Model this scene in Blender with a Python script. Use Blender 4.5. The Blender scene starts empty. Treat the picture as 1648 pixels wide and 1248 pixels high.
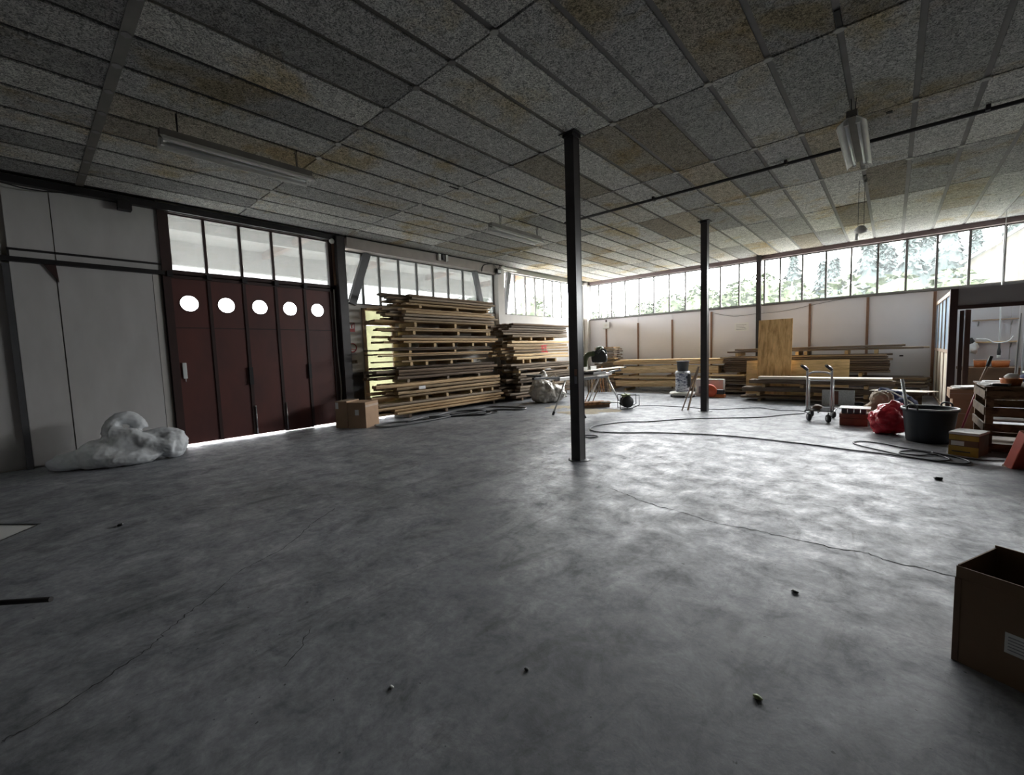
import bpy, bmesh, math, random
from mathutils import Vector, Matrix, noise
R = random.Random(7)
S = bpy.context.scene
COL = S.collection
PI = math.pi

# ------------------------------------------------------------------ camera, sky, exposure
cd = bpy.data.cameras.new('camera'); cam = bpy.data.objects.new('camera', cd); COL.objects.link(cam)
ya, pi_, ro = math.radians(41.466), math.radians(-4.551), math.radians(-1.962)
fw = Vector((-math.sin(ya)*math.cos(pi_), math.cos(ya)*math.cos(pi_), math.sin(pi_)))
rt = Vector((math.cos(ya), math.sin(ya), 0)); up = rt.cross(fw)
rt2 = rt*math.cos(ro)+up*math.sin(ro); up2 = -rt*math.sin(ro)+up*math.cos(ro)
M = Matrix.Identity(4)
for i in range(3):
    M[i][0] = rt2[i]; M[i][1] = up2[i]; M[i][2] = -fw[i]
M[2][3] = 1.5
cam.matrix_world = M
cd.sensor_width = 36.0; cd.lens = 692.614/1648*36.0; cd.clip_start = 0.05; cd.clip_end = 300
S.camera = cam
W = bpy.data.worlds.new('overcast_sky'); S.world = W; W.use_nodes = True
bg = W.node_tree.nodes['Background']
bg.inputs[0].default_value = (0.97, 0.98, 1.0, 1); bg.inputs[1].default_value = 11.0
S.view_settings.view_transform = 'Standard'; S.view_settings.look = 'None'
S.view_settings.gamma = 1.0; S.view_settings.use_curve_mapping = False
S.view_settings.exposure = 2.05
S.cycles.use_denoising = True
S.cycles.max_bounces = 12; S.cycles.diffuse_bounces = 6; S.cycles.glossy_bounces = 4
S.cycles.transmission_bounces = 6; S.cycles.transparent_max_bounces = 12
S.cycles.sample_clamp_indirect = 6.0
S.cycles.caustics_reflective = False; S.cycles.caustics_refractive = False

def portal(name, loc, rot, sx, sy):
    # sampling aid for the sky behind a real window opening; gives off no light of its own
    l = bpy.data.lights.new(name, 'AREA'); l.shape = 'RECTANGLE'; l.size = sx; l.size_y = sy
    l.cycles.is_portal = True
    o = bpy.data.objects.new(name, l); COL.objects.link(o); o.location = loc; o.rotation_euler = rot
portal('window_portal', (-1.9, 16.12, 3.5), (-PI/2, 0, 0), 16.0, 1.5)
portal('window_portal', (-9.95, 8.85, 3.5), (0, -PI/2, 0), 1.5, 14.0)

# ------------------------------------------------------------------ materials
def newmat(name):
    m = bpy.data.materials.new(name); m.use_nodes = True
    nt = m.node_tree; return m, nt, nt.nodes['Principled BSDF']
def N(nt, t, **kw):
    n = nt.nodes.new(t)
    for k, v in kw.items():
        if k.startswith('i_'): n.inputs[int(k[2:])].default_value = v
        else: setattr(n, k, v)
    return n
def noi(nt, vec, scale, detail=4, rough=.6, dist=0.0):
    n = N(nt, 'ShaderNodeTexNoise'); n.inputs['Scale'].default_value = scale
    n.inputs['Detail'].default_value = detail; n.inputs['Roughness'].default_value = rough
    n.inputs['Distortion'].default_value = dist
    nt.links.new(vec, n.inputs['Vector']); return n.outputs['Fac']
def ramp(nt, fac, stops):
    r = N(nt, 'ShaderNodeValToRGB'); e = r.color_ramp.elements
    while len(e) > 1: e.remove(e[-1])
    for i, (p, c) in enumerate(stops):
        el = e[0] if i == 0 else e.new(p)
        el.position = p; el.color = (c[0], c[1], c[2], 1) if not isinstance(c, float) else (c, c, c, 1)
    nt.links.new(fac, r.inputs[0]); return r.outputs[0]
def mixc(nt, a, b, fac, mode='MIX'):
    m = N(nt, 'ShaderNodeMix', data_type='RGBA', blend_type=mode)
    for s, v in ((m.inputs[0], fac), (m.inputs[6], a), (m.inputs[7], b)):
        if hasattr(v, 'is_linked'): nt.links.new(v, s)
        elif isinstance(v, (int, float)): s.default_value = v
        else: s.default_value = (v[0], v[1], v[2], 1)
    return m.outputs[2]
def bump(nt, bs, h, strength, dist=.01):
    b = N(nt, 'ShaderNodeBump'); b.inputs['Strength'].default_value = strength; b.inputs['Distance'].default_value = dist
    nt.links.new(h, b.inputs['Height']); nt.links.new(b.outputs[0], bs.inputs['Normal'])
def coords(nt, kind='Object', scale=(1, 1, 1)):
    if kind == 'World': v = N(nt, 'ShaderNodeNewGeometry').outputs['Position']
    else: v = N(nt, 'ShaderNodeTexCoord').outputs[kind]
    mp = N(nt, 'ShaderNodeMapping'); mp.inputs['Scale'].default_value = scale
    nt.links.new(v, mp.inputs[0]); return mp.outputs[0]
def M_(name, c, rough=.6, var=.15, scale=6.0, metal=0.0, bmp=0.0, c2=None, stretch=(1, 1, 1), rnd=0.0, kind='Object', spec=.5):
    m, nt, b = newmat(name)
    v = coords(nt, kind, stretch); f = noi(nt, v, scale)
    c2 = c2 or tuple(x*(1-var) for x in c)
    col = ramp(nt, f, [(.3, c2), (.7, c)])
    if rnd:
        oi = N(nt, 'ShaderNodeObjectInfo')
        k = ramp(nt, oi.outputs['Random'], [(0, 1-rnd), (1, 1+rnd*.6)])
        col = mixc(nt, col, k, 1.0, 'MULTIPLY')
    nt.links.new(col, b.inputs['Base Color'])
    b.inputs['Roughness'].default_value = rough; b.inputs['Metallic'].default_value = metal
    b.inputs['Specular IOR Level'].default_value = spec
    if bmp: bump(nt, b, f, bmp)
    return m
def wood(name, c, c2, rnd=.5, rough=.75, sc=(4, 8, 8)):
    m, nt, b = newmat(name)
    v = coords(nt, 'Object', sc); f = noi(nt, v, 1.6, 6, .65, .6)
    oi = N(nt, 'ShaderNodeObjectInfo')
    v2 = N(nt, 'ShaderNodeVectorMath', operation='ADD'); nt.links.new(v, v2.inputs[0])
    vs = N(nt, 'ShaderNodeVectorMath', operation='SCALE'); vs.inputs[0].default_value = (37, 91, 53)
    nt.links.new(oi.outputs['Random'], vs.inputs['Scale']); nt.links.new(vs.outputs[0], v2.inputs[1])
    nt.links.new(v2.outputs[0], [l.to_node for l in nt.links if l.from_socket == v and l.to_node.type == 'TEX_NOISE'][0].inputs['Vector'])
    col = ramp(nt, f, [(.34, tuple(x*.7 for x in c2)), (.44, c2), (.53, c), (.7, tuple(min(1, x*1.2) for x in c))])
    k = ramp(nt, oi.outputs['Random'], [(0, (1-rnd,)*3), (.5, (1.0, 1.0, 1.0)), (1, (1+rnd*.5, 1+rnd*.4, 1+rnd*.25))])
    col = mixc(nt, col, k, 1.0, 'MULTIPLY')
    nt.links.new(col, b.inputs['Base Color']); b.inputs['Roughness'].default_value = rough
    b.inputs['Specular IOR Level'].default_value = .25
    bump(nt, b, f, .35, .004); return m
def glass(name, veil, tint=(1, 1, 1), gloss=.08, streak=.5, veilc=(.9, .95, .95), ):
    m, nt, b = newmat(name); nt.nodes.remove(b)
    out = nt.nodes['Material Output']
    t = N(nt, 'ShaderNodeBsdfTransparent'); t.inputs[0].default_value = (*tint, 1)
    d = N(nt, 'ShaderNodeBsdfTranslucent'); d.inputs[0].default_value = (*veilc, 1)
    g = N(nt, 'ShaderNodeBsdfGlossy'); g.inputs[1].default_value = .05
    v = coords(nt, 'World', (5, 5, .6)); f = noi(nt, v, 2.2, 5, .7)
    r = ramp(nt, f, [(.3, (veil*(1-streak),)*3), (.7, (min(1, veil*(1+streak)),)*3)])
    a = N(nt, 'ShaderNodeMixShader'); nt.links.new(r, a.inputs[0])
    nt.links.new(t.outputs[0], a.inputs[1]); nt.links.new(d.outputs[0], a.inputs[2])
    c = N(nt, 'ShaderNodeMixShader'); c.inputs[0].default_value = gloss
    nt.links.new(a.outputs[0], c.inputs[1]); nt.links.new(g.outputs[0], c.inputs[2])
    nt.links.new(c.outputs[0], out.inputs[0]); return m

def floor_mat():
    m, nt, b = newmat('worn_concrete')
    v = coords(nt, 'World')
    big = noi(nt, v, .55, 5, .6, .8); mid = noi(nt, v, 3.4, 10, .74, .35); fin = noi(nt, v, 19, 7, .72, .3); pit = noi(nt, v, 30, 2, .5)
    vs = coords(nt, 'World', (1, .35, 1)); sw = noi(nt, vs, 2.2, 7, .7, 1.6)
    c = ramp(nt, mid, [(.36, (.185, .194, .212)), (.46, (.265, .275, .295)), (.56, (.320, .331, .352)), (.66, (.425, .437, .460))])
    c = mixc(nt, c, ramp(nt, big, [(.35, (.72, .72, .72)), (.62, (1.08, 1.08, 1.08))]), 1, 'MULTIPLY')
    c = mixc(nt, c, ramp(nt, sw, [(.36, (.68, .68, .67)), (.47, (1, 1, 1)), (1, (1.06, 1.06, 1.06))]), 1, 'MULTIPLY')
    c = mixc(nt, c, ramp(nt, fin, [(.36, (.80, .80, .80)), (.62, (1.12, 1.12, 1.12))]), 1, 'MULTIPLY')
    c = mixc(nt, c, ramp(nt, pit, [(.24, (.3, .3, .3)), (.27, (1, 1, 1))]), 1, 'MULTIPLY')
    nt.links.new(c, b.inputs['Base Color'])
    r = ramp(nt, mid, [(.34, (.62,)*3), (.66, (.34,)*3)])
    nt.links.new(r, b.inputs['Roughness']); b.inputs['Specular IOR Level'].default_value = .24
    h = mixc(nt, mid, fin, .25); bump(nt, b, h, .16, .02); return m
def ceil_mat():
    m, nt, b = newmat('wood_wool_board')
    v = coords(nt, 'World'); oi = N(nt, 'ShaderNodeObjectInfo')
    fib = noi(nt, v, 30, 3, .6, 2.2); big = noi(nt, v, .9, 4, .6, .5); spot = noi(nt, v, 9, 4, .6)
    c = ramp(nt, fib, [(.40, (.22, .22, .213)), (.5, (.53, .525, .51)), (.60, (.80, .79, .765))])
    k = ramp(nt, oi.outputs['Random'], [(0, (.62, .62, .62)), (.35, (.9, .9, .9)), (.8, (1.08, 1.08, 1.06)), (1, (1.22, 1.22, 1.18))])
    c = mixc(nt, c, k, 1, 'MULTIPLY')
    f1 = N(nt, 'ShaderNodeMath', operation='MULTIPLY'); nt.links.new(oi.outputs['Random'], f1.inputs[0]); f1.inputs[1].default_value = 7.13
    f2 = N(nt, 'ShaderNodeMath', operation='FRACT'); nt.links.new(f1.outputs[0], f2.inputs[0])
    c = mixc(nt, c, ramp(nt, f2.outputs[0], [(.80, (1, 1, 1)), (.84, (.86, .80, .70)), (.93, (.70, .63, .54))]), 1, 'MULTIPLY')
    c = mixc(nt, c, mixc(nt, c, (.86, .72, .48), 1, 'MULTIPLY'), ramp(nt, big, [(.53, (0, 0, 0)), (.66, (.9, .9, .9))]))
    c = mixc(nt, c, ramp(nt, spot, [(.3, (.8, .8, .8)), (.6, (1.05, 1.05, 1.05))]), 1, 'MULTIPLY')
    nt.links.new(c, b.inputs['Base Color']); b.inputs['Roughness'].default_value = .95
    b.inputs['Specular IOR Level'].default_value = .1
    bump(nt, b, fib, .8, .012); return m
def printed_mat():
    m, nt, b = newmat('printed_label')
    v = coords(nt, 'Object', (3, 3, 9)); f = noi(nt, v, 2.6, 5, .75)
    c = ramp(nt, f, [(.44, (.07, .08, .16)), (.52, (.70, .72, .78)), (.7, (.8, .82, .86))])
    nt.links.new(c, b.inputs['Base Color']); b.inputs['Roughness'].default_value = .45; return m

m_floor = floor_mat(); m_ceil = ceil_mat()
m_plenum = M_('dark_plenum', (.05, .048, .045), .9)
m_bar = M_('grey_ceiling_bar', (.26, .25, .24), .6, .3, 3)
m_clip = M_('pale_clip', (.55, .54, .50), .6)
m_white = M_('whitish_panel', (.60, .585, .575), .75, .12, 1.5, c2=(.52, .505, .495), kind='World', stretch=(2, 2, .7))
m_rearw = M_('dark_unseen_wall', (.09, .075, .06), .85, .2, 2)  # for the unseen walls, made dark to cut bounced light
m_back = M_('lilac_white_panel', (.75, .735, .765), .7, .05, 1.2, kind='World')
m_cream = M_('cream_paint', (.66, .63, .59), .7, .12, 2, kind='World')
m_fascia = M_('pinkish_fascia', (.46, .41, .38), .8, .2, 3, kind='World')
m_red = M_('oxide_red_steel', (.135, .040, .031), .5, .45, 2.2, c2=(.085, .030, .027), kind='World', stretch=(1, 1, .5))
m_redd = M_('dark_red_frame', (.045, .018, .015), .55, .3, 4)
m_black = M_('black_steel', (.02, .017, .018), .45, .4, 4)
m_post = M_('dark_post', (.05, .043, .044), .3, .35, 5)
m_postl = M_('post_side_grey', (.10, .10, .105), .45, .2, 5)
m_strip = M_('brown_batten', (.27, .15, .10), .7, .3, 4)
m_mull = M_('grey_mullion', (.15, .145, .14), .6)
m_head = M_('purplish_head', (.14, .10, .10), .6, .2, 3)
m_glassb = glass('dusty_glass', .018, (.92, .925, .92), .04, .7, (.45, .47, .47))
m_glassl = glass('milky_glass', .30, (.36, .372, .37), .05, .25, (.175, .182, .18))
m_frost = glass('frosted_yellow_glass', .94, (.5, .51, .42), streak=.05, veilc=(.23, .232, .175))
m_bluepane = glass('bluish_plastic_pane', .75, (.8, .9, 1), streak=.2, veilc=(.75, .85, .92))
m_rubber = M_('black_rubber', (.022, .022, .024), .55)
m_cable = M_('dark_cable', (.03, .032, .036), .5)
m_hose = M_('grey_hose', (.16, .165, .17), .45, .3, 3)
m_metal = M_('galvanised', (.62, .63, .64), .32, .15, 8, metal=.9)
m_alu = M_('brushed_alu', (.72, .72, .70), .35, .1, 6, metal=.85)
m_lampw = M_('white_enamel', (.74, .73, .68), .35)
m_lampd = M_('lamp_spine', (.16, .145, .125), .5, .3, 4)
m_tube = M_('fluorescent_tube', (.85, .86, .84), .2)
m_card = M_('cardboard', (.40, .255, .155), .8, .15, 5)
m_cardd = M_('darker_cardboard', (.36, .22, .13), .8, .15, 5)  # slightly darker cardboard, whole body of the lower stacked carton
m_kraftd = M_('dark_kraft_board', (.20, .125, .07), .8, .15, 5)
m_paper = M_('white_paper', (.78, .78, .76), .7, .06, 4)
m_grey = M_('grey_print', (.25, .25, .28), .7)
m_bag = M_('white_woven_bag', (.68, .70, .72), .5, .12, 3, bmp=.25)
m_oakp = wood('pale_oak', (.50, .37, .225), (.30, .20, .11))
m_oakg = wood('grey_oak', (.33, .27, .205), (.17, .13, .095))
m_oakd = wood('dark_oak', (.20, .145, .10), (.09, .065, .05))
m_spr = wood('fresh_spruce', (.78, .60, .36), (.62, .44, .24), .12)
m_greyb = wood('weathered_brown', (.215, .165, .125), (.11, .085, .065), .25)
m_block = wood('spacer_pine', (.58, .43, .25), (.42, .29, .15), .2)
m_ply = wood('plywood', (.64, .42, .20), (.54, .33, .14), .1, sc=(9, 9, 1.2))
m_plyh = wood('plywood_pale', (.64, .47, .25), (.56, .40, .20), .1, sc=(1.5, 12, 12))
m_sheet = M_('cream_board', (.80, .73, .60), .6, .08, 2)
m_poly = M_('clear_bag_plastic', (.60, .57, .52), .28, .35, 5, bmp=.5, spec=.6)
m_debris = M_('offcut_debris', (.45, .36, .26), .8, .5, 8)
m_green = M_('olive_green_plastic', (.10, .13, .06), .45)
m_lime = M_('pale_lime_plastic', (.45, .55, .25), .5)
m_dgrey = M_('dark_grey_plastic', (.045, .047, .05), .4)
m_drum = printed_mat()
m_orange = M_('orange_red_plastic', (.75, .13, .05), .4)
m_orange2 = M_('terracotta_orange', (.62, .20, .06), .5)
m_redbag = M_('red_plastic_bag', (.72, .025, .05), .28, .25, 4, bmp=.3)
m_tub = M_('black_tub_plastic', (.018, .022, .028), .42)
m_rim = M_('grey_tub_rim', (.48, .50, .52), .4)
m_yellow = M_('yellow_carton', (.55, .36, .06), .6, .3, 5)
m_brownbox = M_('brown_print_carton', (.17, .095, .05), .65, .35, 5)
m_crate = wood('crate_board', (.16, .108, .06), (.09, .058, .033), .2)
m_tray = M_('brick_brown_box', (.22, .085, .05), .6, .35, 5)
m_toolred = M_('orange_red_steel', (.50, .075, .04), .45, .2, 4)
m_navy = M_('navy_cloth', (.028, .04, .11), .85)
m_kraft = M_('kraft_sack', (.42, .33, .24), .75, .3, 6, bmp=.4)
m_styro = M_('speckled_grey_panel', (.66, .68, .67), .7, .4, 40)
m_brownpl = M_('brown_planks', (.11, .055, .04), .6, .3, 4, stretch=(4, 4, .4))
m_office = M_('office_wall', (.7, .69, .69), .75, .1, 2)
m_header = M_('grey_header', (.30, .28, .285), .7, .1, 2)
m_signr = M_('sign_red', (.35, .05, .05), .6)
m_broom = wood('broom_wood', (.36, .19, .09), (.24, .11, .05), .1)
m_maroon = M_('maroon_handle', (.22, .03, .04), .4)
m_foli = M_('pine_foliage', (.022, .034, .031), .9, .5, 3, c2=(.013, .021, .021), kind='World')
m_foli2 = M_('leafy_foliage', (.040, .056, .020), .9, .5, 3, c2=(.022, .034, .014), kind='World')
m_bark = M_('bark', (.12, .09, .07), .9)
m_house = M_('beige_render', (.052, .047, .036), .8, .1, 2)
m_roof = M_('grey_roof', (.03, .03, .028), .8)
m_grass = M_('grass_ground', (.10, .14, .05), .9, .4, 2, kind='World')
m_bounce = M_('bounce_ground', (.26, .257, .25), .9, .2, 4, kind='World')
m_yard = M_('pale_yard', (.60, .59, .57), .9, .2, 1, kind='World')
m_canopy = M_('pale_canopy', (.52, .50, .47), .8, .1, 2)
m_crack = M_('crack_dark', (.035, .035, .036), .9)
m_sock = M_('white_switchbox', (.78, .80, .80), .4)
m_pinkw = M_('bare_pine_batten', (.48, .36, .27), .7, .2, 5)

# ------------------------------------------------------------------ mesh helpers
ROOT = {}
class MB:
    def __init__(s): s.v = []; s.f = []; s.sm = []
    def add(s, vs, fs, smooth=False):
        o = len(s.v); s.v += [Vector(p) for p in vs]
        for f in fs: s.f.append([i+o for i in f]); s.sm.append(smooth)
        return s
    def box(s, lo, hi, mat=None):
        x0, y0, z0 = lo; x1, y1, z1 = hi
        vs = [Vector(p) for p in ((x0,y0,z0),(x1,y0,z0),(x1,y1,z0),(x0,y1,z0),(x0,y0,z1),(x1,y0,z1),(x1,y1,z1),(x0,y1,z1))]
        if mat is not None: vs = [mat @ p for p in vs]
        return s.add(vs, [(0,3,2,1),(4,5,6,7),(0,1,5,4),(1,2,6,5),(2,3,7,6),(3,0,4,7)])
    def beam(s, a, b, w, h, upv=(0, 0, 1)):
        a = Vector(a); b = Vector(b); d = (b-a).normalized(); u = Vector(upv)
        if abs(d.dot(u)) > .99: u = Vector((1, 0, 0))
        r = d.cross(u).normalized(); u = r.cross(d)
        r *= w/2; u *= h/2
        vs = [a-r-u, a+r-u, a+r+u, a-r+u, b-r-u, b+r-u, b+r+u, b-r+u]
        return s.add(vs, [(0,1,2,3),(7,6,5,4),(0,4,5,1),(1,5,6,2),(2,6,7,3),(3,7,4,0)])
    def tube(s, pts, r, n=8, closed=False):
        P = [Vector(p) for p in pts]; k = len(P); rs = r if isinstance(r, (list, tuple)) else [r]*k
        vs = []; u = None
        for i in range(k):
            a = P[i-1] if (i or closed) else P[i]; b = P[(i+1) % k] if (i < k-1 or closed) else P[i]
            d = (b-a).normalized()
            if u is None: u = d.cross(Vector((0, 0, 1)) if abs(d.z) < .9 else Vector((1, 0, 0))).normalized()
            u = (u-d*u.dot(d)).normalized(); w = d.cross(u)
            for j in range(n):
                t = 2*PI*j/n; vs.append(P[i]+(u*math.cos(t)+w*math.sin(t))*rs[i])
        fs = []
        for i in range(k if closed else k-1):
            for j in range(n):
                a = i*n+j; b = i*n+(j+1) % n; c = ((i+1) % k)*n
                fs.append((a, b, c+(j+1) % n, c+j))
        s.add(vs, fs, True)
        if not closed:
            o = len(s.v)-len(vs)
            s.f.append([o+j for j in range(n)][::-1]); s.sm.append(False)
            s.f.append([o+(k-1)*n+j for j in range(n)]); s.sm.append(False)
        return s
    def cyl(s, a, b, r0, r1=None, n=16): return s.tube([a, b], [r0, r0 if r1 is None else r1], n)
    def lathe(s, prof, n=24, mat=None, sx=1, sy=1):
        vs = []
        for r, z in prof:
            for j in range(n):
                t = 2*PI*j/n; p = Vector((r*math.cos(t)*sx, r*math.sin(t)*sy, z)); vs.append(mat @ p if mat is not None else p)
        fs = []
        for i in range(len(prof)-1):
            for j in range(n):
                a = i*n+j; b = i*n+(j+1) % n; fs.append((a, b, b+n, a+n))
        if prof[0][0] > 1e-4: fs.append(tuple(range(n))[::-1])
        if prof[-1][0] > 1e-4: fs.append(tuple((len(prof)-1)*n+j for j in range(n)))
        return s.add(vs, fs, True)
    def prism(s, poly, z0, z1, mat=None):
        n = len(poly); vs = [Vector((x, y, z0)) for x, y in poly]+[Vector((x, y, z1)) for x, y in poly]
        if mat is not None: vs = [mat @ p for p in vs]
        return s.add(vs, [tuple(range(n))[::-1], tuple(range(n, 2*n))]+[(i, (i+1) % n, n+(i+1) % n, n+i) for i in range(n)])
    def blob(s, c, r, seed=0, amp=.2, freq=1.6, sub=3, ridge=0.0, flat=None):
        bm = bmesh.new(); bmesh.ops.create_icosphere(bm, subdivisions=sub, radius=1)
        c = Vector(c); vs = []
        for v in bm.verts:
            p = v.co.copy(); q = p*freq+Vector((seed*7.3, seed*3.1, seed*1.7))
            k = 1+amp*noise.fractal(q, 1, 2, 4)
            if ridge: k += ridge*(abs(noise.noise(q*1.9))-.25)
            w = Vector((p.x*r[0]*k, p.y*r[1]*k, p.z*r[2]*k))+c
            if flat is not None and w.z < flat: w.z = flat
            vs.append(w)
        fs = [[v.index for v in f.verts] for f in bm.faces]; bm.free()
        return s.add(vs, fs, True)
    def build(s, name, mat, parent=None, bevel=0.0, origin=None):
        me = bpy.data.meshes.new(name)
        if parent is not None: o0 = ROOT[parent]
        elif origin is not None: o0 = Vector(origin)
        else:
            lo = [min(v[i] for v in s.v) for i in range(3)]; hi = [max(v[i] for v in s.v) for i in range(3)]
            o0 = Vector(((lo[0]+hi[0])/2, (lo[1]+hi[1])/2, lo[2]))
        me.from_pydata([v-o0 for v in s.v], [], s.f); me.polygons.foreach_set('use_smooth', s.sm)
        me.materials.append(mat); me.update()
        o = bpy.data.objects.new(name, me); COL.objects.link(o); ROOT[o] = o0
        if parent is not None: o.parent = parent
        else: o.location = o0
        if bevel:
            b = o.modifiers.new('bevel', 'BEVEL'); b.width = bevel; b.segments = 2; b.limit_method = 'ANGLE'
        return o
def tag(o, label, cat, group=None, kind=None):
    o['label'] = label; o['category'] = cat
    if group: o['group'] = group
    if kind: o['kind'] = kind
    return o
def thing(name, loc, label, cat, group=None):
    o = bpy.data.objects.new(name, None); COL.objects.link(o); o.location = loc; o.empty_display_size = .1
    ROOT[o] = Vector(loc); return tag(o, label, cat, group)
def struct(o): o['kind'] = 'structure'; return o
def BOX(lo, hi, name, mat, parent=None, bevel=0.0): return MB().box(lo, hi).build(name, mat, parent, bevel)
def rotz(c, a): return Matrix.Translation(Vector(c)) @ Matrix.Rotation(a, 4, 'Z')
def spline(pts, k=5, closed=False):
    P = [Vector(p) for p in pts]; n = len(P); out = []
    for i in range(n if closed else n-1):
        g = lambda j: P[j % n] if closed else P[max(0, min(n-1, j))]
        p0, p1, p2, p3 = g(i-1), g(i), g(i+1), g(i+2)
        for q in range(k):
            t = q/k
            out.append(.5*((2*p1)+(p2-p0)*t+(2*p0-5*p1+4*p2-p3)*t*t+(3*p1-p0-3*p2+p3)*t**3))
    if not closed: out.append(P[-1])
    return out
def ordn(n):
    w = ['', 'first', 'second', 'third', 'fourth', 'fifth', 'sixth', 'seventh', 'eighth', 'ninth', 'tenth', 'eleventh', 'twelfth']
    if n < 13: return w[n]
    return f"{n}{'st' if n % 10 == 1 and n != 11 else 'nd' if n % 10 == 2 and n != 12 else 'rd' if n % 10 == 3 and n != 13 else 'th'}"

XL, YB, HC, SILL = -9.69, 15.87, 4.32, 2.80
XR, YF = 6.0, -6.0
# ------------------------------------------------------------------ floor
fl = struct(BOX((XL-.3, YF-.2, -.2), (XR+.2, YB+.3, 0), 'floor', m_floor))
def crack(pts, w):
    P = spline([(x, y, 0) for x, y in pts], 6); mb = MB(); vs = []; k = len(P)
    rr = random.Random(len(pts))
    for i, p in enumerate(P):
        d = (P[min(i+1, k-1)]-P[max(i-1, 0)]).normalized(); n = Vector((-d.y, d.x, 0))
        j = n*rr.uniform(-.012, .012); ww = w*rr.uniform(.25, 1.1)*(1 if 0 < i < k-1 else .1)
        vs += [p+j+n*ww+Vector((0, 0, .0015)), p+j-n*ww+Vector((0, 0, .0015))]
    mb.add(vs, [(2*i, 2*i+1, 2*i+3, 2*i+2) for i in range(k-1)])
    return mb.build('crack', m_crack, fl)
crack([(-2.31,4.11),(-2.1,4.05),(-1.84,3.94),(-1.63,3.89),(-1.38,3.86),(-1.09,3.78),(-.86,3.81),(-.64,3.81),(-.44,3.81),(-.25,3.81),(-.11,3.85),(.02,3.79),(.18,3.79),(.33,3.77),(.9,3.7)], .006)
crack([(-4.18,1.98),(-3.94,1.62),(-3.69,1.36),(-3.54,1.05),(-3.46,.88),(-3.29,.71),(-3.14,.53),(-3.03,.41),(-2.94,.34),(-2.87,.22),(-2.79,.1),(-2.72,-.01),(-2.68,-.12),(-2.67,-.18)], .004)
crack([(-2.1,9.24),(-1.24,8.95),(-.71,8.92),(-.22,8.6),(.14,8.44)], .006)
crack([(-2.4,.95),(-2.28,.83),(-2.2,.72)], .003)

# ------------------------------------------------------------------ ceiling: wood-wool panels between bars
ce = struct(BOX((XL-.25, YF-.2, HC+.06), (XR+.2, YB+.25, HC+.25), 'ceiling', m_plenum))
YC = [-5.66, -3.5, -1.345, .814, 2.971, 5.121, 7.21, 9.389, 11.553, 13.66, YB-.06]
X0, DX = -2.692, .565
pm = {}
for j in range(len(YC)-1):
    y0, y1 = YC[j]+.012, YC[j+1]-.012
    if j == 0: continue
    for r in range(-12, 12):
        xa, xb = X0-DX*(r+1)+.028, X0-DX*r-.028
        L = round(y1-y0, 3)
        if L not in pm:
            q = MB().box((-(DX/2-.028), -L/2, 0), (DX/2-.028, L/2, .05)).build('ceiling_panel', m_ceil, ce); pm[L] = q.data
            bpy.data.objects.remove(q)
        # re-centre: mesh made in ceiling space
        o = bpy.data.objects.new('ceiling_panel', pm[L]); COL.objects.link(o); o.parent = ce
        dz = R.uniform(-.003, .004); tl = R.uniform(-.003, .003)
        base = ROOT[ce]
        o.location = Vector(((xa+xb)/2, (y0+y1)/2, HC+dz))
        o.rotation_euler = (tl*.6, tl, 0)
for me in pm.values():            # panel meshes back to their own centre
    for v in me.vertices: v.co += ROOT[ce]
for o in ce.children: o.location = o.location-ROOT[ce]
bars = []
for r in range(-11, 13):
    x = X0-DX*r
    BOX((x-.027, YC[1], HC+.012), (x+.027, YB-.08, HC+.045), 'ceiling_bar', m_bar if r < 1 else m_lampd if r < 4 else m_plenum, ce)  # left rows take darker bars, putting the gap shadow into their colour
for j in range(1, len(YC)-1):
    y = YC[j]
    BOX((XL+.1, y-.011, HC+.028), (XR-.1, y+.011, HC+.05), 'cross_bar', m_plenum, ce)
w_ = YC[3]
BOX((XL+.2, w_-.045, HC-.012), (X0+DX*1.0, w_+.045, HC-.002), 'cover_strip', m_lampd, ce)
clip = None
for j in (3, 4, 5, 6, 7):
    for r in range(-6, 12):
        x = X0-DX*r; y = YC[j]
        c = MB().prism([(x-.05, y), (x-.02, y-.035), (x+.02, y-.035), (x+.05, y), (x+.02, y+.035), (x-.02, y+.035)], HC-.016, HC-.004).build('joint_clip', m_clip if (j > 3 and (r > 4 or r < 1)) else m_bar, ce)
for x_, y_, a_, b_ in ((-5.62, 5.06, .02, .1), (-.43, 5.0, .02, .17), (-.425, 9.95, .02, .2), (-.1, 7.35, .03, .03)):
    BOX((x_-a_, y_-b_, HC-.006), (x_+a_, y_+b_, HC+.004), 'panel_gap_shade', m_plenum, ce)  # flush dark plates standing in for the shade inside open holes
# ------------------------------------------------------------------ walls
wl = MB()
wl.box((XL-.25, YF-.2, 0), (XL-.09, 1.76, HC+.1)).box((XL-.25, 4.97, 0), (XL-.02, 5.55, SILL)).box((XL-.25, 6.47, 0), (XL-.02, YB, SILL))
wl.box((XL-.25, 5.55, 2.72), (XL-.02, 6.47, SILL)).box((XL-.25, 1.76, 4.22), (XL-.03, 4.97, HC+.1))
wl.box((XL-.25, 10.62, 4.22), (XL-.02, YB, HC+.1)).box((XL-.25, 4.97, 4.05), (XL-.04, 10.62, HC+.1))
wl = struct(wl.build('wall_left', m_cream))
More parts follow.
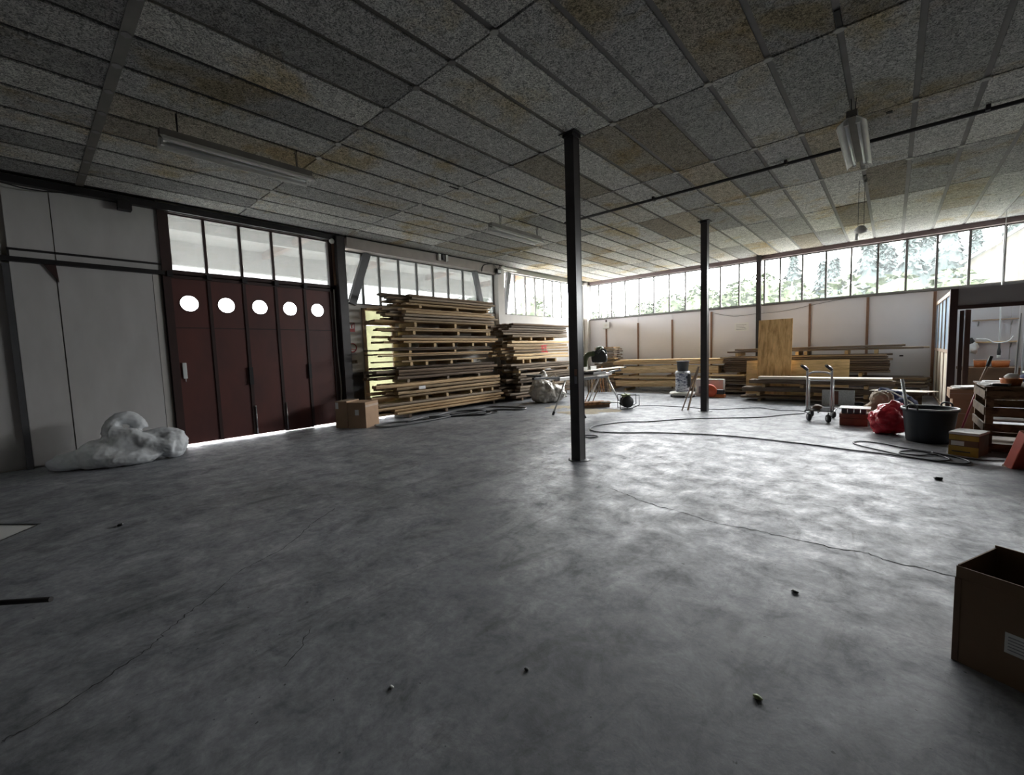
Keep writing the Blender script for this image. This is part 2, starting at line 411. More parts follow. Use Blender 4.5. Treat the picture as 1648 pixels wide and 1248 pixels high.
# white boarded part left of the folding door
for y0, y1, z0, z1, x in ((-6, -2.2, .03, 4.26, -.06), (-2.15, -.06, .03, 3.08, -.06), (-2.15, -.06, 3.14, 4.26, -.035), (.0, .455, .04, 3.1, 0), (.0, .47, 3.115, 4.27, 0), (.47, 1.62, .05, 3.1, 0), (.482, 1.76, 3.115, 4.25, 0), (1.63, 1.72, .05, 3.1, -.01)):
    BOX((XL-.08+x*.3, y0, z0), (XL+x, y1, z1), 'wall_panel', m_white if y0 < 1.6 else m_cream, wl)
BOX((XL-.05, -.075, .0), (XL+.012, -.005, 3.06), 'door_edge_strip', m_postl, wl)
BOX((XL-.02, -4.0, 3.085), (XL+.07, 1.79, 3.155), 'sliding_rail', m_black, wl)
BOX((XL-.01, 0, 3.255), (XL+.03, 1.79, 3.285), 'slim_rod', m_black, wl)
BOX((XL-.01, -.012, 3.15), (XL+.02, .012, 3.285), 'rod_end', m_black, wl)
MB().prism([(.34, 3.085), (.47, 3.085), (.485, 2.83), (.43, 2.93)], 0, .03, Matrix(((0,0,1,XL+.005),(1,0,0,0),(0,1,0,0),(0,0,0,1)))).build('gusset', m_redd, wl)
BOX((XL-.03, YF, 4.2), (XL+.12, 4.95, 4.305), 'top_bearer', m_black, wl)
MB().tube(spline([(XL+.14, -4, 4.2), (XL+.14, -.5, 4.19), (XL+.13, .3, 4.14), (XL+.13, .9, 4.22), (XL+.14, 1.4, 4.24)], 6), .009, 6).build('loose_wire', m_black, wl)
BOX((XL+.0, 1.25, 4.08), (XL+.16, 1.42, 4.22), 'corbel', m_black, wl)
BOX((XL-.06, 5.17, 4.05), (XL+.2, 10.32, 4.30), 'fascia_beam', m_fascia, wl)
BOX((XL+.04, 5.2, 4.302), (XL+.16, 10.3, 4.335), 'torn_gap', m_black, wl)
BOX((XL-.2, 10.3, 0), (XL+.14, 10.6, HC-.01), 'wall_column', m_cream, wl)
BOX((XL-.04, YB-.2, 0), (XL+.16, YB, HC), 'corner_column', m_cream, wl)
# right-hand, rear and back walls
struct(BOX((XR, YF, 0), (XR+.2, YB+.2, HC+.1), 'wall_right', m_rearw))
struct(BOX((XL, YF-.2, 0), (XR, YF, HC+.1), 'wall_rear', m_rearw))
wb = struct(MB().box((XL-.25, YB+.02, 0), (XR+.2, YB+.22, SILL-.03)).box((XL-.25, YB+.1, 4.19), (XR+.2, YB+.22, HC+.1)).build('wall_back', m_cream))
bx = [-9.53, -8.77, -7.4, -6.07, -4.71, -3.24, -1.89, -.54, .81, 2.15, 3.5, 4.8, XR]
for a, b in zip(bx[:-1], bx[1:]):
    BOX((a+.004, YB-.004, .02), (b-.004, YB+.018, SILL-.06), 'wall_panel', m_back, wb)
BOX((XL, YB-.06, SILL-.05), (XR, YB+.2, SILL-.012), 'sill_board', m_mull, wb)
MB().box((.16, YB-.012, 1.05), (.24, YB-.003, 1.09)).build('wall_slot', m_black, wb)
for i, (x, z0, z1) in enumerate([(-8.77, 0, 2.36), (-8.77, 2.62, 2.72), (-7.4, 0, 2.5), (-6.07, 0, 2.53), (-4.71, 0, 2.69), (-1.89, 0, 2.69), (-.54, 0, 2.73), (.81, 0, 2.73)]):
    struct(BOX((x-.03, YB-.03, z0), (x+.03, YB-.005, z1), f'trim_{i+1}', m_strip if z0 == 0 else m_redd))
struct(BOX((XL, YB-.08, 4.2), (XR, YB+.09, 4.345), 'trim_9', m_head))
# ------------------------------------------------------------------ windows
def window(name, axis, c, us, z0, z1, frame_m, glass_m, mw=.05, fd=.05):
    """axis 'x' lies in the back wall (y=c), 'y' in the left wall (x=c); us = mullion lines"""
    def bx_(u0, u1, za, zb, d0, d1): return ((u0, c+d0, za), (u1, c+d1, zb)) if axis == 'x' else ((c-d1, u0, za), (c-d0, u1, zb))
    fr = MB()
    fr.box(*bx_(us[0]-.02, us[-1]+.02, z0, z0+.03, -.01, fd)); fr.box(*bx_(us[0]-.02, us[-1]+.02, z1-.03, z1, -.01, fd))
    w = struct(fr.build(name, frame_m))
    for i, u in enumerate(us):
        BOX(*bx_(u-mw/2, u+mw/2, z0+.03, z1-.03, -.012, fd-.005), 'mullion', frame_m, w)
    for a, b in zip(us[:-1], us[1:]):
        BOX(*bx_(a+mw/2, b-mw/2, z0+.03, z1-.03, .018, .024), 'pane', glass_m, w)
    return w
mx = [-9.728+.586*i for i in range(28)]
window('window_4', 'x', YB+.08, [-9.55]+mx[1:11]+[-3.34], SILL, 4.2, m_mull, m_glassb)
window('window_5', 'x', YB+.08, [-3.13]+mx[12:26]+[XR-.05], SILL, 4.2, m_mull, m_glassb)
window('window_1', 'y', XL-.03, [1.9]+[2.442+.589*i for i in range(4)]+[4.84], 3.17, 4.2, m_redd, m_glassl, .045)
window('window_2', 'y', XL-.06, [5.19, 5.66, 6.13, 6.71, 7.28, 7.83, 8.39, 8.97, 9.55, 10.28], SILL, 4.05, m_mull, m_glassl)
window('window_3', 'y', XL-.06, [10.64, 11.36, 11.92, 12.48, 13.0, 13.55, 14.13, 14.7, 15.25, 15.66], SILL, 4.2, m_mull, m_glassb)
for n, (ya_, yb_, za_, zb_) in enumerate([(5.31, 5.78, 2.8, 4.05), (9.72, 9.42, 2.8, 4.05), (10.74, 11.0, 2.83, 4.19)]):
    struct(MB().beam((XL-.01, ya_, za_), (XL-.01, yb_, zb_), .19 if n < 1 else .16, .1, (1, 0, 0)).build(f'trim_{10+n}', m_postl))
# frame of the folding door
tr = MB().box((XL-.1, 1.76, 0), (XL+.04, 1.87, 4.26)).box((XL-.1, 4.79, 0), (XL+.03, 4.93, 4.26)).box((XL-.1, 1.77, 4.19), (XL+.05, 4.93, 4.27)).box((XL-.09, 1.84, 3.1), (XL+.03, 4.9, 3.17))
struct(tr.build('trim_13', m_redd))
struct(BOX((XL-.02, 4.88, 3.2), (XL+.06, 4.94, 4.15), 'trim_14', m_strip))
struct(MB().tube(spline([(XL+.03, 4.87, 3.1), (XL+.03, 4.86, 1.8), (XL+.035, 4.89, .9), (XL+.03, 4.88, .5), (XL+.05, 4.92, .1)], 6), .014, 8).build('trim_15', m_lampw))
# ------------------------------------------------------------------ five-leaf folding door with portholes
d1 = struct(BOX((XL-.06, 1.85, 3.045), (XL+.03, 4.86, 3.12), 'door_1', m_redd))
def leaf(y0, y1, i):
    yc, zc, r = (y0+y1)/2-.03, 2.61, .145; n = 32
    def ringpts(x): return [(x, yc+r*math.cos(2*PI*k/n), zc+r*math.sin(2*PI*k/n)) for k in range(n)]
    def rect(x):
        out = []
        for k in range(n):
            t = 2*PI*k/n; cx, sy = math.cos(t), math.sin(t)
            s_ = min((y1-.02-yc)/cx if cx > 1e-6 else (yc-y0-.02)/-cx if cx < -1e-6 else 9, .34/abs(sy) if abs(sy) > 1e-6 else 9)
            out.append((x, yc+cx*s_, zc+sy*s_))
        for cy, cz in ((y0+.02, 2.27), (y1-.02, 2.27), (y0+.02, 2.95), (y1-.02, 2.95)):
            k = min(range(n), key=lambda k: (out[k][1]-cy)**2+(out[k][2]-cz)**2); out[k] = (x, cy, cz)
        return out
    mb = MB(); a, b = XL-.03, XL+.005
    mb.add(ringpts(b)+rect(b), [(k, n+k, n+(k+1) % n, (k+1) % n) for k in range(n)])
    mb.add(ringpts(a)+rect(a), [((k+1) % n, n+(k+1) % n, n+k, k) for k in range(n)])
    mb.add(ringpts(a)+ringpts(b), [(k, (k+1) % n, n+(k+1) % n, n+k) for k in range(n)], True)
    mb.box((a, y0+.02, 2.95), (b, y1-.02, 3.06)); mb.box((a, y0+.02, 2.17), (b, y1-.02, 2.27))
    zb = .028 if i != 3 else .008
    mb.box((a, y0+.02, zb), (b, y1-.02, 2.16))
    lf = mb.build('door_leaf', m_red, d1)
    for yy in (y0, y1-.026): BOX((a, yy, zb), (b+.022, yy+.026, 3.06), 'stile', m_redd, lf)
    BOX((b-.002, y0+.02, 2.155), (b+.008, y1-.02, 2.175), 'rail', m_redd, lf)
    MB().tube([Vector(p) for p in ringpts(b+.004)], .008, 6, True).build('porthole_ring', m_redd, lf)
    MB().add(ringpts(XL-.012)+ringpts(XL-.018), [tuple(range(n)), tuple(range(n, 2*n))[::-1]]+[(k, n+k, n+(k+1) % n, (k+1) % n) for k in range(n)]).build('porthole_pane', m_glassb, lf)
    BOX((XL+.0, y0-.035, 3.06), (XL+.08, y0+.045, 3.16), 'roller', m_black, lf)
    return lf
leaves = []
for i in range(5): leaves.append(leaf(1.853+.589*i+.0005, 1.853+.589*(i+1)-.0005, i))
h = MB().box((XL+.01, 1.92, 1.24), (XL+.035, 1.985, 1.53)).build('door_handle', m_sock, leaves[0], .008)
h['label'] = 'white pull handle'
MB().cyl((XL+.03, 1.955, 1.18), (XL+.03, 1.955, 1.24), .006, n=6).build('cord_end', m_sock, leaves[0])
for i in (2, 3): MB().cyl((XL+.045, 1.853+.589*(i+.0)+.03, .05), (XL+.045, 1.853+.589*i+.03, .62), .011, n=8).build('floor_bolt', m_metal, leaves[i])
BOX((XL+.01, 2.99, 1.05), (XL+.06, 3.06, 1.4), 'lock_case', m_black, leaves[1]); BOX((XL+.01, 4.17, 1.1), (XL+.055, 4.23, 1.42), 'lock_case', m_black, leaves[3])
# glazed pedestrian door hidden partly by the lumber
d2 = struct(MB().box((XL-.1, 5.55, 0), (XL+.01, 5.64, 2.72)).box((XL-.1, 6.38, 0), (XL+.01, 6.47, 2.72)).box((XL-.1, 5.64, 2.31), (XL+.0, 6.38, 2.42)).box((XL-.1, 5.64, .05), (XL-.02, 6.38, .5)).box((XL-.1, 5.55, 2.68), (XL+.01, 6.47, 2.72)).build('door_2', m_pinkw))
BOX((XL-.06, 5.645, .505), (XL-.05, 6.375, 2.305), 'pane', m_frost, d2); BOX((XL-.06, 5.645, 2.425), (XL-.05, 6.375, 2.675), 'pane', m_frost, d2)

# ------------------------------------------------------------------ steel posts
def post(x, y, z1, label, w=.14, d=.14, nm='steel_post', plate=True, rot=0.0):
    t = thing(nm, (x, y, 0), label, 'post')
    mm = rotz((x, y, 0), rot); k = .012
    mb = MB(); mb.box((-w/2, -d/2, 0), (w/2, -d/2+k, z1), mm).box((-w/2, d/2-k, 0), (w/2, d/2, z1), mm).box((-w/2+.006, -d/2+k, 0), (w/2-.003, d/2-k, z1), mm)
    mb.build('shaft', m_post, t)
    if plate:
        MB().box((-.12, -.12, z1-.012), (.12, .12, z1+.002), mm).build('cap_plate', m_black, t)
        MB().box((-.075, -.1, z1-.05), (.075, .1, z1-.012), mm).build('cap_bracket', m_black, t)
        MB().blob((x, y, .0), (.15, .14, .008), 3, .3, 2.5, 2, flat=0.0).build('mortar_ring', m_floor, t)
    return t
p1 = post(-3.215, 4.98, HC-.005, 'dark steel post nearest the camera, standing alone in the open floor')
BOX((-3.205, 4.905, 1.17), (-3.165, 4.9085, 1.26), 'sticker', m_strip, p1); BOX((-3.205, 4.905, 1.06), (-3.165, 4.9085, 1.16), 'sticker', m_grey, p1)
post(-3.24, 10.42, HC-.005, 'dark steel post in the middle of the floor, farther from the camera')
post(-3.24, YB-.14, HC-.005, 'dark steel post set against the back wall below the clerestory', .13, .1, plate=False)
post(XL+.1, 5.02, 4.3, 'thick dark steel post between folding door and fire signs', .19, .19, plate=False)
# ------------------------------------------------------------------ lamps
def lamp(x, y0, y1, z, label, hang):
    t = thing('fluorescent_lamp', (x, (y0+y1)/2, z), label, 'lamp', None)
    BOX((x-.05, y0, z+.035), (x+.05, y1, z+.11), 'housing', m_lampd, t)
    for s_ in (-1, 1):
        mb = MB(); pr = [(0, .05), (.035, .05), (.07, .02), (.135, -.03), (.14, -.055), (.133, -.055), (.128, -.033), (.066, .013), (.03, .042), (0, .042)]
        pts = [(x+s_*a, b+z) for a, b in pr]
        n = len(pts); vs = [Vector((a, y0, b)) for a, b in pts]+[Vector((a, y1, b)) for a, b in pts]
        mb.add(vs, [tuple(range(n)), tuple(range(n, 2*n))[::-1]]+[(i, (i+1) % n, n+(i+1) % n, n+i) for i in range(n)])
        mb.build('reflector', m_lampw, t)
        MB().cyl((x+s_*.055, y0+.05, z-.012), (x+s_*.055, y1-.05, z-.012), .016, n=10).build('tube', m_tube, t)
        for yy in (y0+.02, y1-.05): BOX((x+s_*.055-.02, yy, z-.035), (x+s_*.055+.02, yy+.03, z+.03), 'socket', m_lampw, t)
    for yy in hang:
        for dx in (-.012, .012): MB().cyl((x+dx, yy, z+.11), (x+dx*2, yy, HC+.0), .005, n=6).build('hanger', m_black, t)
    return t
lamp(-6.1, 1.2, 2.85, 3.98, 'twin-tube fluorescent lamp hung near the red folding door', (1.37, 2.67))
lamp(-6.05, 6.36, 7.97, 3.99, 'twin-tube fluorescent lamp hung left of the nearest post, towards the tall lumber', (6.66, 7.88))
lamp(-.41, 6.4, 8.02, 3.99, 'twin-tube fluorescent lamp seen end-on near the office side', (6.64, 7.8))
t = thing('pendant_lamp', (-.47, 10.0, 3.4), 'small white pendant lamp hanging on two wires before the clerestory', 'lamp')
MB().lathe([(.0, .0), (.09, .02), (.1, .06), (.06, .12), (.03, .14), (0, .14)], 16, Matrix.Translation((-.47, 10.0, 3.4))).build('shade', m_lampw, t)
MB().cyl((-.53, 10, 3.3), (-.52, 10, 3.42), .025, n=8).build('bulb', m_tube, t)
for dx in (-.04, .04): MB().cyl((-.47+dx, 10, 3.5), (-.47+dx, 10, HC), .004, n=6).build('wire', m_black, t)
t = thing('conduit', (-2, 8.05, 4.2), 'dark conduit pipe running across the ceiling past the twin-tube lamp', 'pipe')
MB().tube([(-5.35, 7.95, 4.25), (-3, 8.0, 4.26), (0, 8.02, 4.26), (3, 8.05, 4.26), (5.9, 8.1, 4.26)], .026, 8).build('pipe_run', m_black, t)
for x in (-5.3, -3.4, -1.3, .8, 2.9): BOX((x-.02, 7.96, 4.24), (x+.02, 8.06, HC-.015), 'pipe_clip', m_black, t)
t = thing('flood_light', (XL+.3, 10.2, 4.0), 'small black flood light on the cream column at beam end', 'lamp')
BOX((XL+.2, 10.1, 4.02), (XL+.32, 10.28, 4.16), 'body', m_black, t, .01); BOX((XL+.32, 10.12, 4.04), (XL+.325, 10.26, 4.14), 'front_glass', m_sock, t); MB().tube(spline([(XL+.22, 10.2, 4.16), (XL+.3, 9.9, 4.28), (XL+.22, 9.6, 4.22), (XL+.22, 9.5, 4.02)], 5), .014, 6).build('cable', m_black, t)
t = thing('emergency_light', (XL+.3, 10.6, 4.2), 'pale tube fitting under the ceiling next to the cream column', 'lamp')
BOX((XL+.2, 10.3, 4.2), (XL+.3, 11.1, 4.26), 'body', m_lampw, t, .01); BOX((XL+.23, 10.4, 4.26), (XL+.27, 10.5, HC), 'bracket', m_lampw, t)
t = thing('junction_box', (XL+.25, 7.95, 4.1), 'tangle of pale connector blocks on the pinkish beam', 'junction box')
for k in range(3): BOX((XL+.2, 7.8+k*.13, 4.12+.04*(k % 2)), (XL+.28, 7.88+k*.13, 4.3), 'connector', m_lampw if k != 1 else m_black, t, .006)
t = thing('bulkhead_light', (XL+.22, 4.86, 4.15), 'small round white bulkhead light at the top of the thick post', 'lamp')
MB().lathe([(0, 0), (.055, .0), (.06, .03), (.035, .07), (0, .08)], 14, Matrix.Translation((XL+.08, 4.86, 4.17)) @ Matrix.Rotation(PI/2, 4, 'Y')).build('dome', m_lampw, t)
# ------------------------------------------------------------------ signs and small wall fittings
t = thing('fire_extinguisher_sign', (XL, 5.28, 2.14), 'small red-edged white extinguisher sign on the cream wall', 'sign')
BOX((XL-.018, 5.2, 2.14), (XL-.012, 5.35, 2.36), 'plate', m_signr, t)
BOX((XL-.012, 5.225, 2.22), (XL-.010, 5.325, 2.345), 'panel', m_paper, t); MB().box((XL-.010, 5.255, 2.23), (XL-.008, 5.29, 2.31)).box((XL-.010, 5.265, 2.31), (XL-.008, 5.282, 2.33)).box((XL-.010, 5.29, 2.29), (XL-.008, 5.31, 2.335)).build('pictogram', m_signr, t)
t = thing('warning_sign', (XL, 5.27, 1.58), 'pale notice with a red ring symbol on the cream wall below the smaller sign', 'sign')
BOX((XL-.018, 5.12, 1.56), (XL-.012, 5.4, 1.88), 'plate', m_cream, t)
MB().tube([(XL-.008, 5.26+.1*math.cos(a*PI/12), 1.76+.1*math.sin(a*PI/12)) for a in range(24)], .014, 6, True).build('red_ring', m_signr, t)
MB().beam((XL-.01, 5.18, 1.73), (XL-.01, 5.34, 1.71), .02, .004, (1, 0, 0)).build('red_bar', m_signr, t)
for k in range(3): BOX((XL-.012, 5.17, 1.6+k*.025), (XL-.009, 5.37-.03*k, 1.61+k*.025), 'print_line', m_grey, t)
tag(BOX((XL-.018, 5.15, 1.38), (XL+.0, 5.36, 1.46), 'door_plate', m_greyb), 'dark brown wall plate below the red ring notice', 'plate')
struct(BOX((XL-.03, 5.18, 0), (XL-.006, 5.5, 1.17), 'trim_16', m_black))
t = thing('switch_box', (-8.74, YB, 2.37), 'white switch box on the back wall near the far corner', 'switch box')
BOX((-8.9, YB-.09, 2.37), (-8.59, YB-.035, 2.63), 'case', m_sock, t, .015); BOX((-8.8, YB-.095, 2.45), (-8.69, YB-.09, 2.55), 'cover', m_lampw, t)
t = thing('paper_notice', (-3.75, YB, 1.95), 'white paper notice taped to the back wall beside the wall post', 'notice')
BOX((-3.98, YB-.008, 1.98), (-3.55, YB-.005, 2.25), 'sheet', m_paper, t)
for k in range(4): BOX((-3.93, YB-.0095, 2.03+k*.05), (-3.62-.03*(k % 3), YB-.008, 2.04+k*.05), 'print_line', m_grey, t)
tag(MB().tube(spline([(-4.6, YB-.04, 2.63), (-4.0, YB-.04, 2.48), (-3.3, YB-.13, 2.5), (-2.6, YB-.04, 2.52), (-1.7, YB-.04, 2.66), (-.8, YB-.04, 2.78)], 5), .006, 6).build('wall_cable', m_cable), 'thin cable sagging along the back wall under the window sill', 'cable')

# ------------------------------------------------------------------ lumber
BM = []
for k in range(10):     # waney-edged boards, unit size, five cross-sections
    rr = random.Random(50+k); vs = []; n = 5
    a0, a1 = rr.uniform(-.05, .05), rr.uniform(-.05, .05)
    for i in range(n):
        x = -.5+i/(n-1); b = .06*math.sin(i*1.3+k); e0 = rr.uniform(-.16, .0); e1 = rr.uniform(-.09, .0)
        zb = rr.uniform(-.12, .12) if 0 < i < n-1 else 0
        y0 = -.5-e0*.8; y1 = .5+e1*.8; ch = rr.uniform(.02, .1)
        vs += [(x, y0+ch, -.46+zb), (x, y1-ch*.5, -.46+zb), (x, y1, .0+zb), (x, y1-ch, .46+zb), (x, y0+ch*.4, .46+zb), (x, y0, 0+zb)]
    fs = [tuple(range(6)), tuple(range(6*(n-1), 6*n))[::-1]]
    for i in range(n-1):
        for j in range(6): fs.append((i*6+j, (i+1)*6+j, (i+1)*6+(j+1) % 6, i*6+(j+1) % 6))
    me = bpy.data.meshes.new('rough_board'); me.from_pydata(vs, [], [f[::-1] for f in fs]); me.update(); BM.append(me)
BMM = {}
def board(name, c, L, w, t_, ang, mat, label, group, cat='board', tilt=0.0, k=None):
    base = BM[R.randrange(10) if k is None else k]; key = (base.name, mat.name, name)
    if key not in BMM:
        me = base.copy(); me.name = name; me.materials.append(mat); BMM[key] = me
    o = bpy.data.objects.new(name, BMM[key]); COL.objects.link(o)
    o.location = c; o.rotation_euler = (0, tilt, ang); o.scale = (L, w, t_)
    return tag(o, label, cat, group)
blk = bpy.data.meshes.new('spacer_block')
def spacer(c, sx, sy, sz, ang, mat, label, group):
    mb = MB().box((-.5, -.5, -.5), (.5, .5, .5))
    if mat.name not in BMM:
        o = mb.build('spacer_block', mat, origin=(0, 0, 0)); BMM[mat.name] = o.data
    else: o = bpy.data.objects.new('spacer_block', BMM[mat.name]); COL.objects.link(o)
    o.location = c; o.scale = (sx, sy, sz); o.rotation_euler = (0, 0, ang)
    return tag(o, label, 'spacer', group)
POS = {1: [''], 2: ['front', 'rear'], 3: ['front', 'middle', 'rear'], 4: ['front', 'second', 'third', 'rear']}
def lumber(where, adj, layers, org, ang, depth, nacross, jit0, jit1, seed, nm='rough_board'):
    """layers top to bottom: ('b', z0, z1, count, mat, a0, a1[, out]) boards or ('s', z0, z1, [positions], mat) spacers.
    a = distance along the face from org; depth runs behind the face."""
    rr = random.Random(seed); ca, sa = math.cos(ang), math.sin(ang)
    def Wd(a, d, z): return Vector((org[0]+a*ca-d*sa, org[1]+a*sa+d*ca, z))
    nb = 0; ns = 0
    for ly in layers:
        if ly[0] == 'b':
            _, z0, z1, cnt, mat, a0, a1 = ly[:7]; outw = ly[7] if len(ly) > 7 else 0
            th = (z1-z0)/cnt
            for i in range(cnt):
                nb += 1; z = z1-th*(i+.5)+rr.uniform(-.04, .04)*th; d0 = -outw; tk = rr.uniform(.70, .90)
                na = nacross if th < .12 else max(2, nacross-1)
                ws = [rr.uniform(.75, 1.2) for _ in range(na)]; sc = (depth+outw)/sum(ws); sh = rr.choice((0, 0, .05, .03, -.02, -.035))
                for j in range(na):
                    w = ws[j]*sc; dj = d0+w/2+sh; d0 += w
                    b0 = a0-rr.uniform(*jit0)*(1 if j or rr.random() < .4 else .15); b1 = a1+rr.uniform(-jit1, jit1)
                    mm = mat if isinstance(mat, bpy.types.Material) else rr.choice(mat)
                    board(nm, Wd((b0+b1)/2, dj, z), b1-b0, w*(.93 if j else .9), th*tk, ang+rr.uniform(-.008, .008), mm,
                          f'{adj}, {POS[na][j]} one of the {ordn(nb)} layer down in {where}', 'boards in '+where)
        else:
            _, z0, z1, ps, mat = ly; ns += 1
            for i, p in enumerate(ps):
                spacer(Wd(p, depth/2-.01, (z0+z1)/2), .075, depth*.98, (z1-z0)*.985, ang, mat,
                       f'spacer stick, {ordn(i+1)} along in the {ordn(ns)} gap down of {where}', 'spacers in '+where)
# tall stack by the glazed door (face towards +x; along +y)
A = PI/2+.035
PO = [m_oakp, m_oakp, m_oakg]; GO = [m_oakg, m_oakg, m_oakd]; DO = [m_oakd, m_oakd, m_oakg]
L1 = [('b', 2.90, 3.04, 2, GO, .55, 3.55), ('b', 2.775, 2.895, 2, m_oakp, .5, 3.45), ('s', 2.705, 2.775, [.78, 2.05, 3.25], m_block),
      ('b', 2.345, 2.70, 5, PO+[m_oakg], .35, 3.6), ('s', 2.235, 2.345, [.6, 1.95, 3.2], m_block), ('b', 2.13, 2.23, 2, m_oakp, .35, 3.4),
      ('s', 2.045, 2.13, [.55, 2.05, 3.2, 3.3], m_block), ('b', 1.83, 2.04, 3, PO, .3, 3.6), ('s', 1.74, 1.83, [.4, 1.2, 1.85, 2.6, 3.15], m_block),
      ('b', 1.65, 1.735, 2, GO, .2, 3.35), ('s', 1.60, 1.65, [.4, 1.9], m_block), ('b', 1.505, 1.595, 2, PO, .2, 3.35), ('s', 1.415, 1.505, [.38], m_block),
      ('b', 1.365, 1.41, 1, m_oakp, .2, 3.2), ('s', 1.28, 1.365, [.42, .9, 1.75, 2.55], m_block),
      ('b', .95, 1.275, 4, DO+[m_oakg], .1, 3.55), ('s', .875, .95, [.3, 1.6, 2.8], m_oakg), ('b', .58, .87, 3, m_oakp, .05, 3.75),
      ('b', .50, .573, 1, m_oakp, .1, 3.8), ('s', .41, .50, [.35, .85, 1.55, 2.45, 2.9, 3.35], m_block), ('b', .09, .405, 4, PO, .0, 3.85), ('s', 0.002, .09, [.3, 1.5, 3.4], m_oakd)]
lumber('the tallest stack', 'rough oak board', L1, (-8.86, 5.92), A, .63, 3, (.05, .75), .1, 3)
L2 = [('b', 1.99, 2.43, 6, GO, .0, 3.0), ('s', 1.90, 1.985, [.3, .85, 1.6, 2.1], m_block), ('b', 1.285, 1.895, 6, [m_oakp, m_oakp, m_spr], .1, 3.05),
      ('s', 1.17, 1.285, [.4, .75, 1.6, 2.2], m_block), ('b', .95, 1.165, 3, GO, .1, 3.2, .1), ('s', .87, .95, [.2, 1.5, 2.9], m_spr), ('b', .55, .865, 4, GO, .15, 3.1, .12),
      ('s', .47, .55, [.3, 1.6, 2.9], m_oakd), ('b', .09, .465, 4, DO, .2, 3.1, .1), ('s', .002, .09, [.3, 1.6, 2.8], m_oakd)]
lumber('the second stack', 'sawn board', L2, (-8.72, 10.06), PI/2+.015, .72, 3, (.0, .55), .1, 5)
bpy.context.view_layer.update()
def on_board(near, mb, name, mat):
    c = min((o for o in COL.objects if o.name.startswith('rough_board')), key=lambda o: (o.location-Vector(near)).length*1+abs(o.location.z-near[2])*6-o.location.x*4)
    me = bpy.data.meshes.new(name); me.from_pydata(mb.v, [], mb.f); me.materials.append(mat)
    o = bpy.data.objects.new(name, me); COL.objects.link(o); o.parent = c; o.matrix_parent_inverse = c.matrix_world.inverted()
mk = MB()
for y0, z0, y1, z1 in ((11.28, 1.70, 11.62, 1.73), (11.3, 1.62, 11.6, 1.66), (11.34, 1.72, 11.42, 1.50), (11.5, 1.74, 11.58, 1.52), (11.3, 1.52, 11.66, 1.50)): mk.beam((-8.645, y0, z0), (-8.645, y1, z1), .028, .006, (1, 0, 0))
on_board((-8.75, 11.5, 1.6), mk, 'red_scrawl', m_redbag)
on_board((-8.9, 7.8, .75), MB().box((-8.822, 6.48, .685), (-8.815, 6.68, .765)), 'paper_tag', m_paper)
# pale planks along the back wall
L3 = [('b', 1.075, 1.12, 1, m_spr, .1, 3.75), ('b', .94, 1.07, 2, m_spr, -.05, 3.65), ('b', .575, .935, 1, m_spr, -.02, 3.6), ('s', .53, .575, [.5, 1.9, 3.2], m_block), ('b', .425, .53, 1, m_spr, -.05, 3.55), ('b', .09, .42, 1, m_spr, -.03, 3.5), ('s', .002, .09, [.4, 2.5, 3.3], m_block)]
lumber('the fresh pale pile', 'long fresh plank', L3, (-7.65, 14.45), 0.0, .75, 3, (.0, .12), .06, 8, 'pale_plank')
L3b = [('b', 1.0, 1.62, 9, [m_greyb, m_oakp, m_oakg], 0, .8), ('b', .02, 1.0, 12, [m_oakg, m_oakp], 0, .85)]
lumber('the far corner pile', 'short stub board', L3b, (-8.7, 14.75), 0.0, .7, 2, (.0, .1), .06, 9, 'stub_board')
# long dark stack in the middle of the back wall
GB = [m_greyb, m_greyb, m_oakg, m_oakd]
L4 = [('b', 1.33, 1.40, 1, m_greyb, .3, 4.1), ('b', 1.27, 1.33, 1, GB, .1, 4.55), ('s', 1.17, 1.27, [.35, 1.9, 2.1, 3.0, 3.6], m_block), ('b', .68, 1.165, 8, GB, .0, 3.85),
      ('s', .58, .675, [.4, 2.2, 3.3], m_block), ('b', .32, .57, 3, GB, -.35, 4.6, .1), ('s', .25, .32, [-.1, 1.5, 2.8, 4.0], m_block), ('b', .06, .245, 2, GB, -.35, 4.5, .12), ('s', .002, .06, [-.1, 2, 4], m_oakd)]
lumber('the long dark stack', 'weathered plank', L4, (-3.9, 14.42), 0.0, .9, 3, (.0, .18), .08, 11, 'weathered_plank')
board('rough_board', (-3.9, 14.3, .60), 1.2, .3, .05, .03, m_spr, 'pale plank laid on the left end of the long dark stack', 'loose boards', k=2)
# low thick stack in front
L5 = [('b', .45, .58, 1, m_greyb, .15, 3.1), ('s', .375, .45, [.5, 1.35, 2.6], m_block), ('b', .24, .375, 1, m_greyb, -.02, 2.95), ('s', .15, .24, [.38, 1.5, 2.6], m_block), ('b', .06, .15, 1, m_oakd, -.02, 2.9), ('s', .002, .06, [.4, 1.8, 2.6], m_oakg)]
lumber('the low slab stack', 'thick dark slab', L5, (-3.03, 12.92), 0.0, .62, 3, (.0, .05), .04, 12, 'thick_slab')
t = thing('white_board', (-1.3, 13.2, .585), 'long cream-white board lying on top of the low slab stack', 'board')
BOX((-2.65, 12.93, .588), (.03, 13.4, .63), 'panel', m_sheet, t, .004); BOX((-2.66, 12.94, .63), (-1.6, 13.2, .655), 'loose_slat', m_sheet, t)
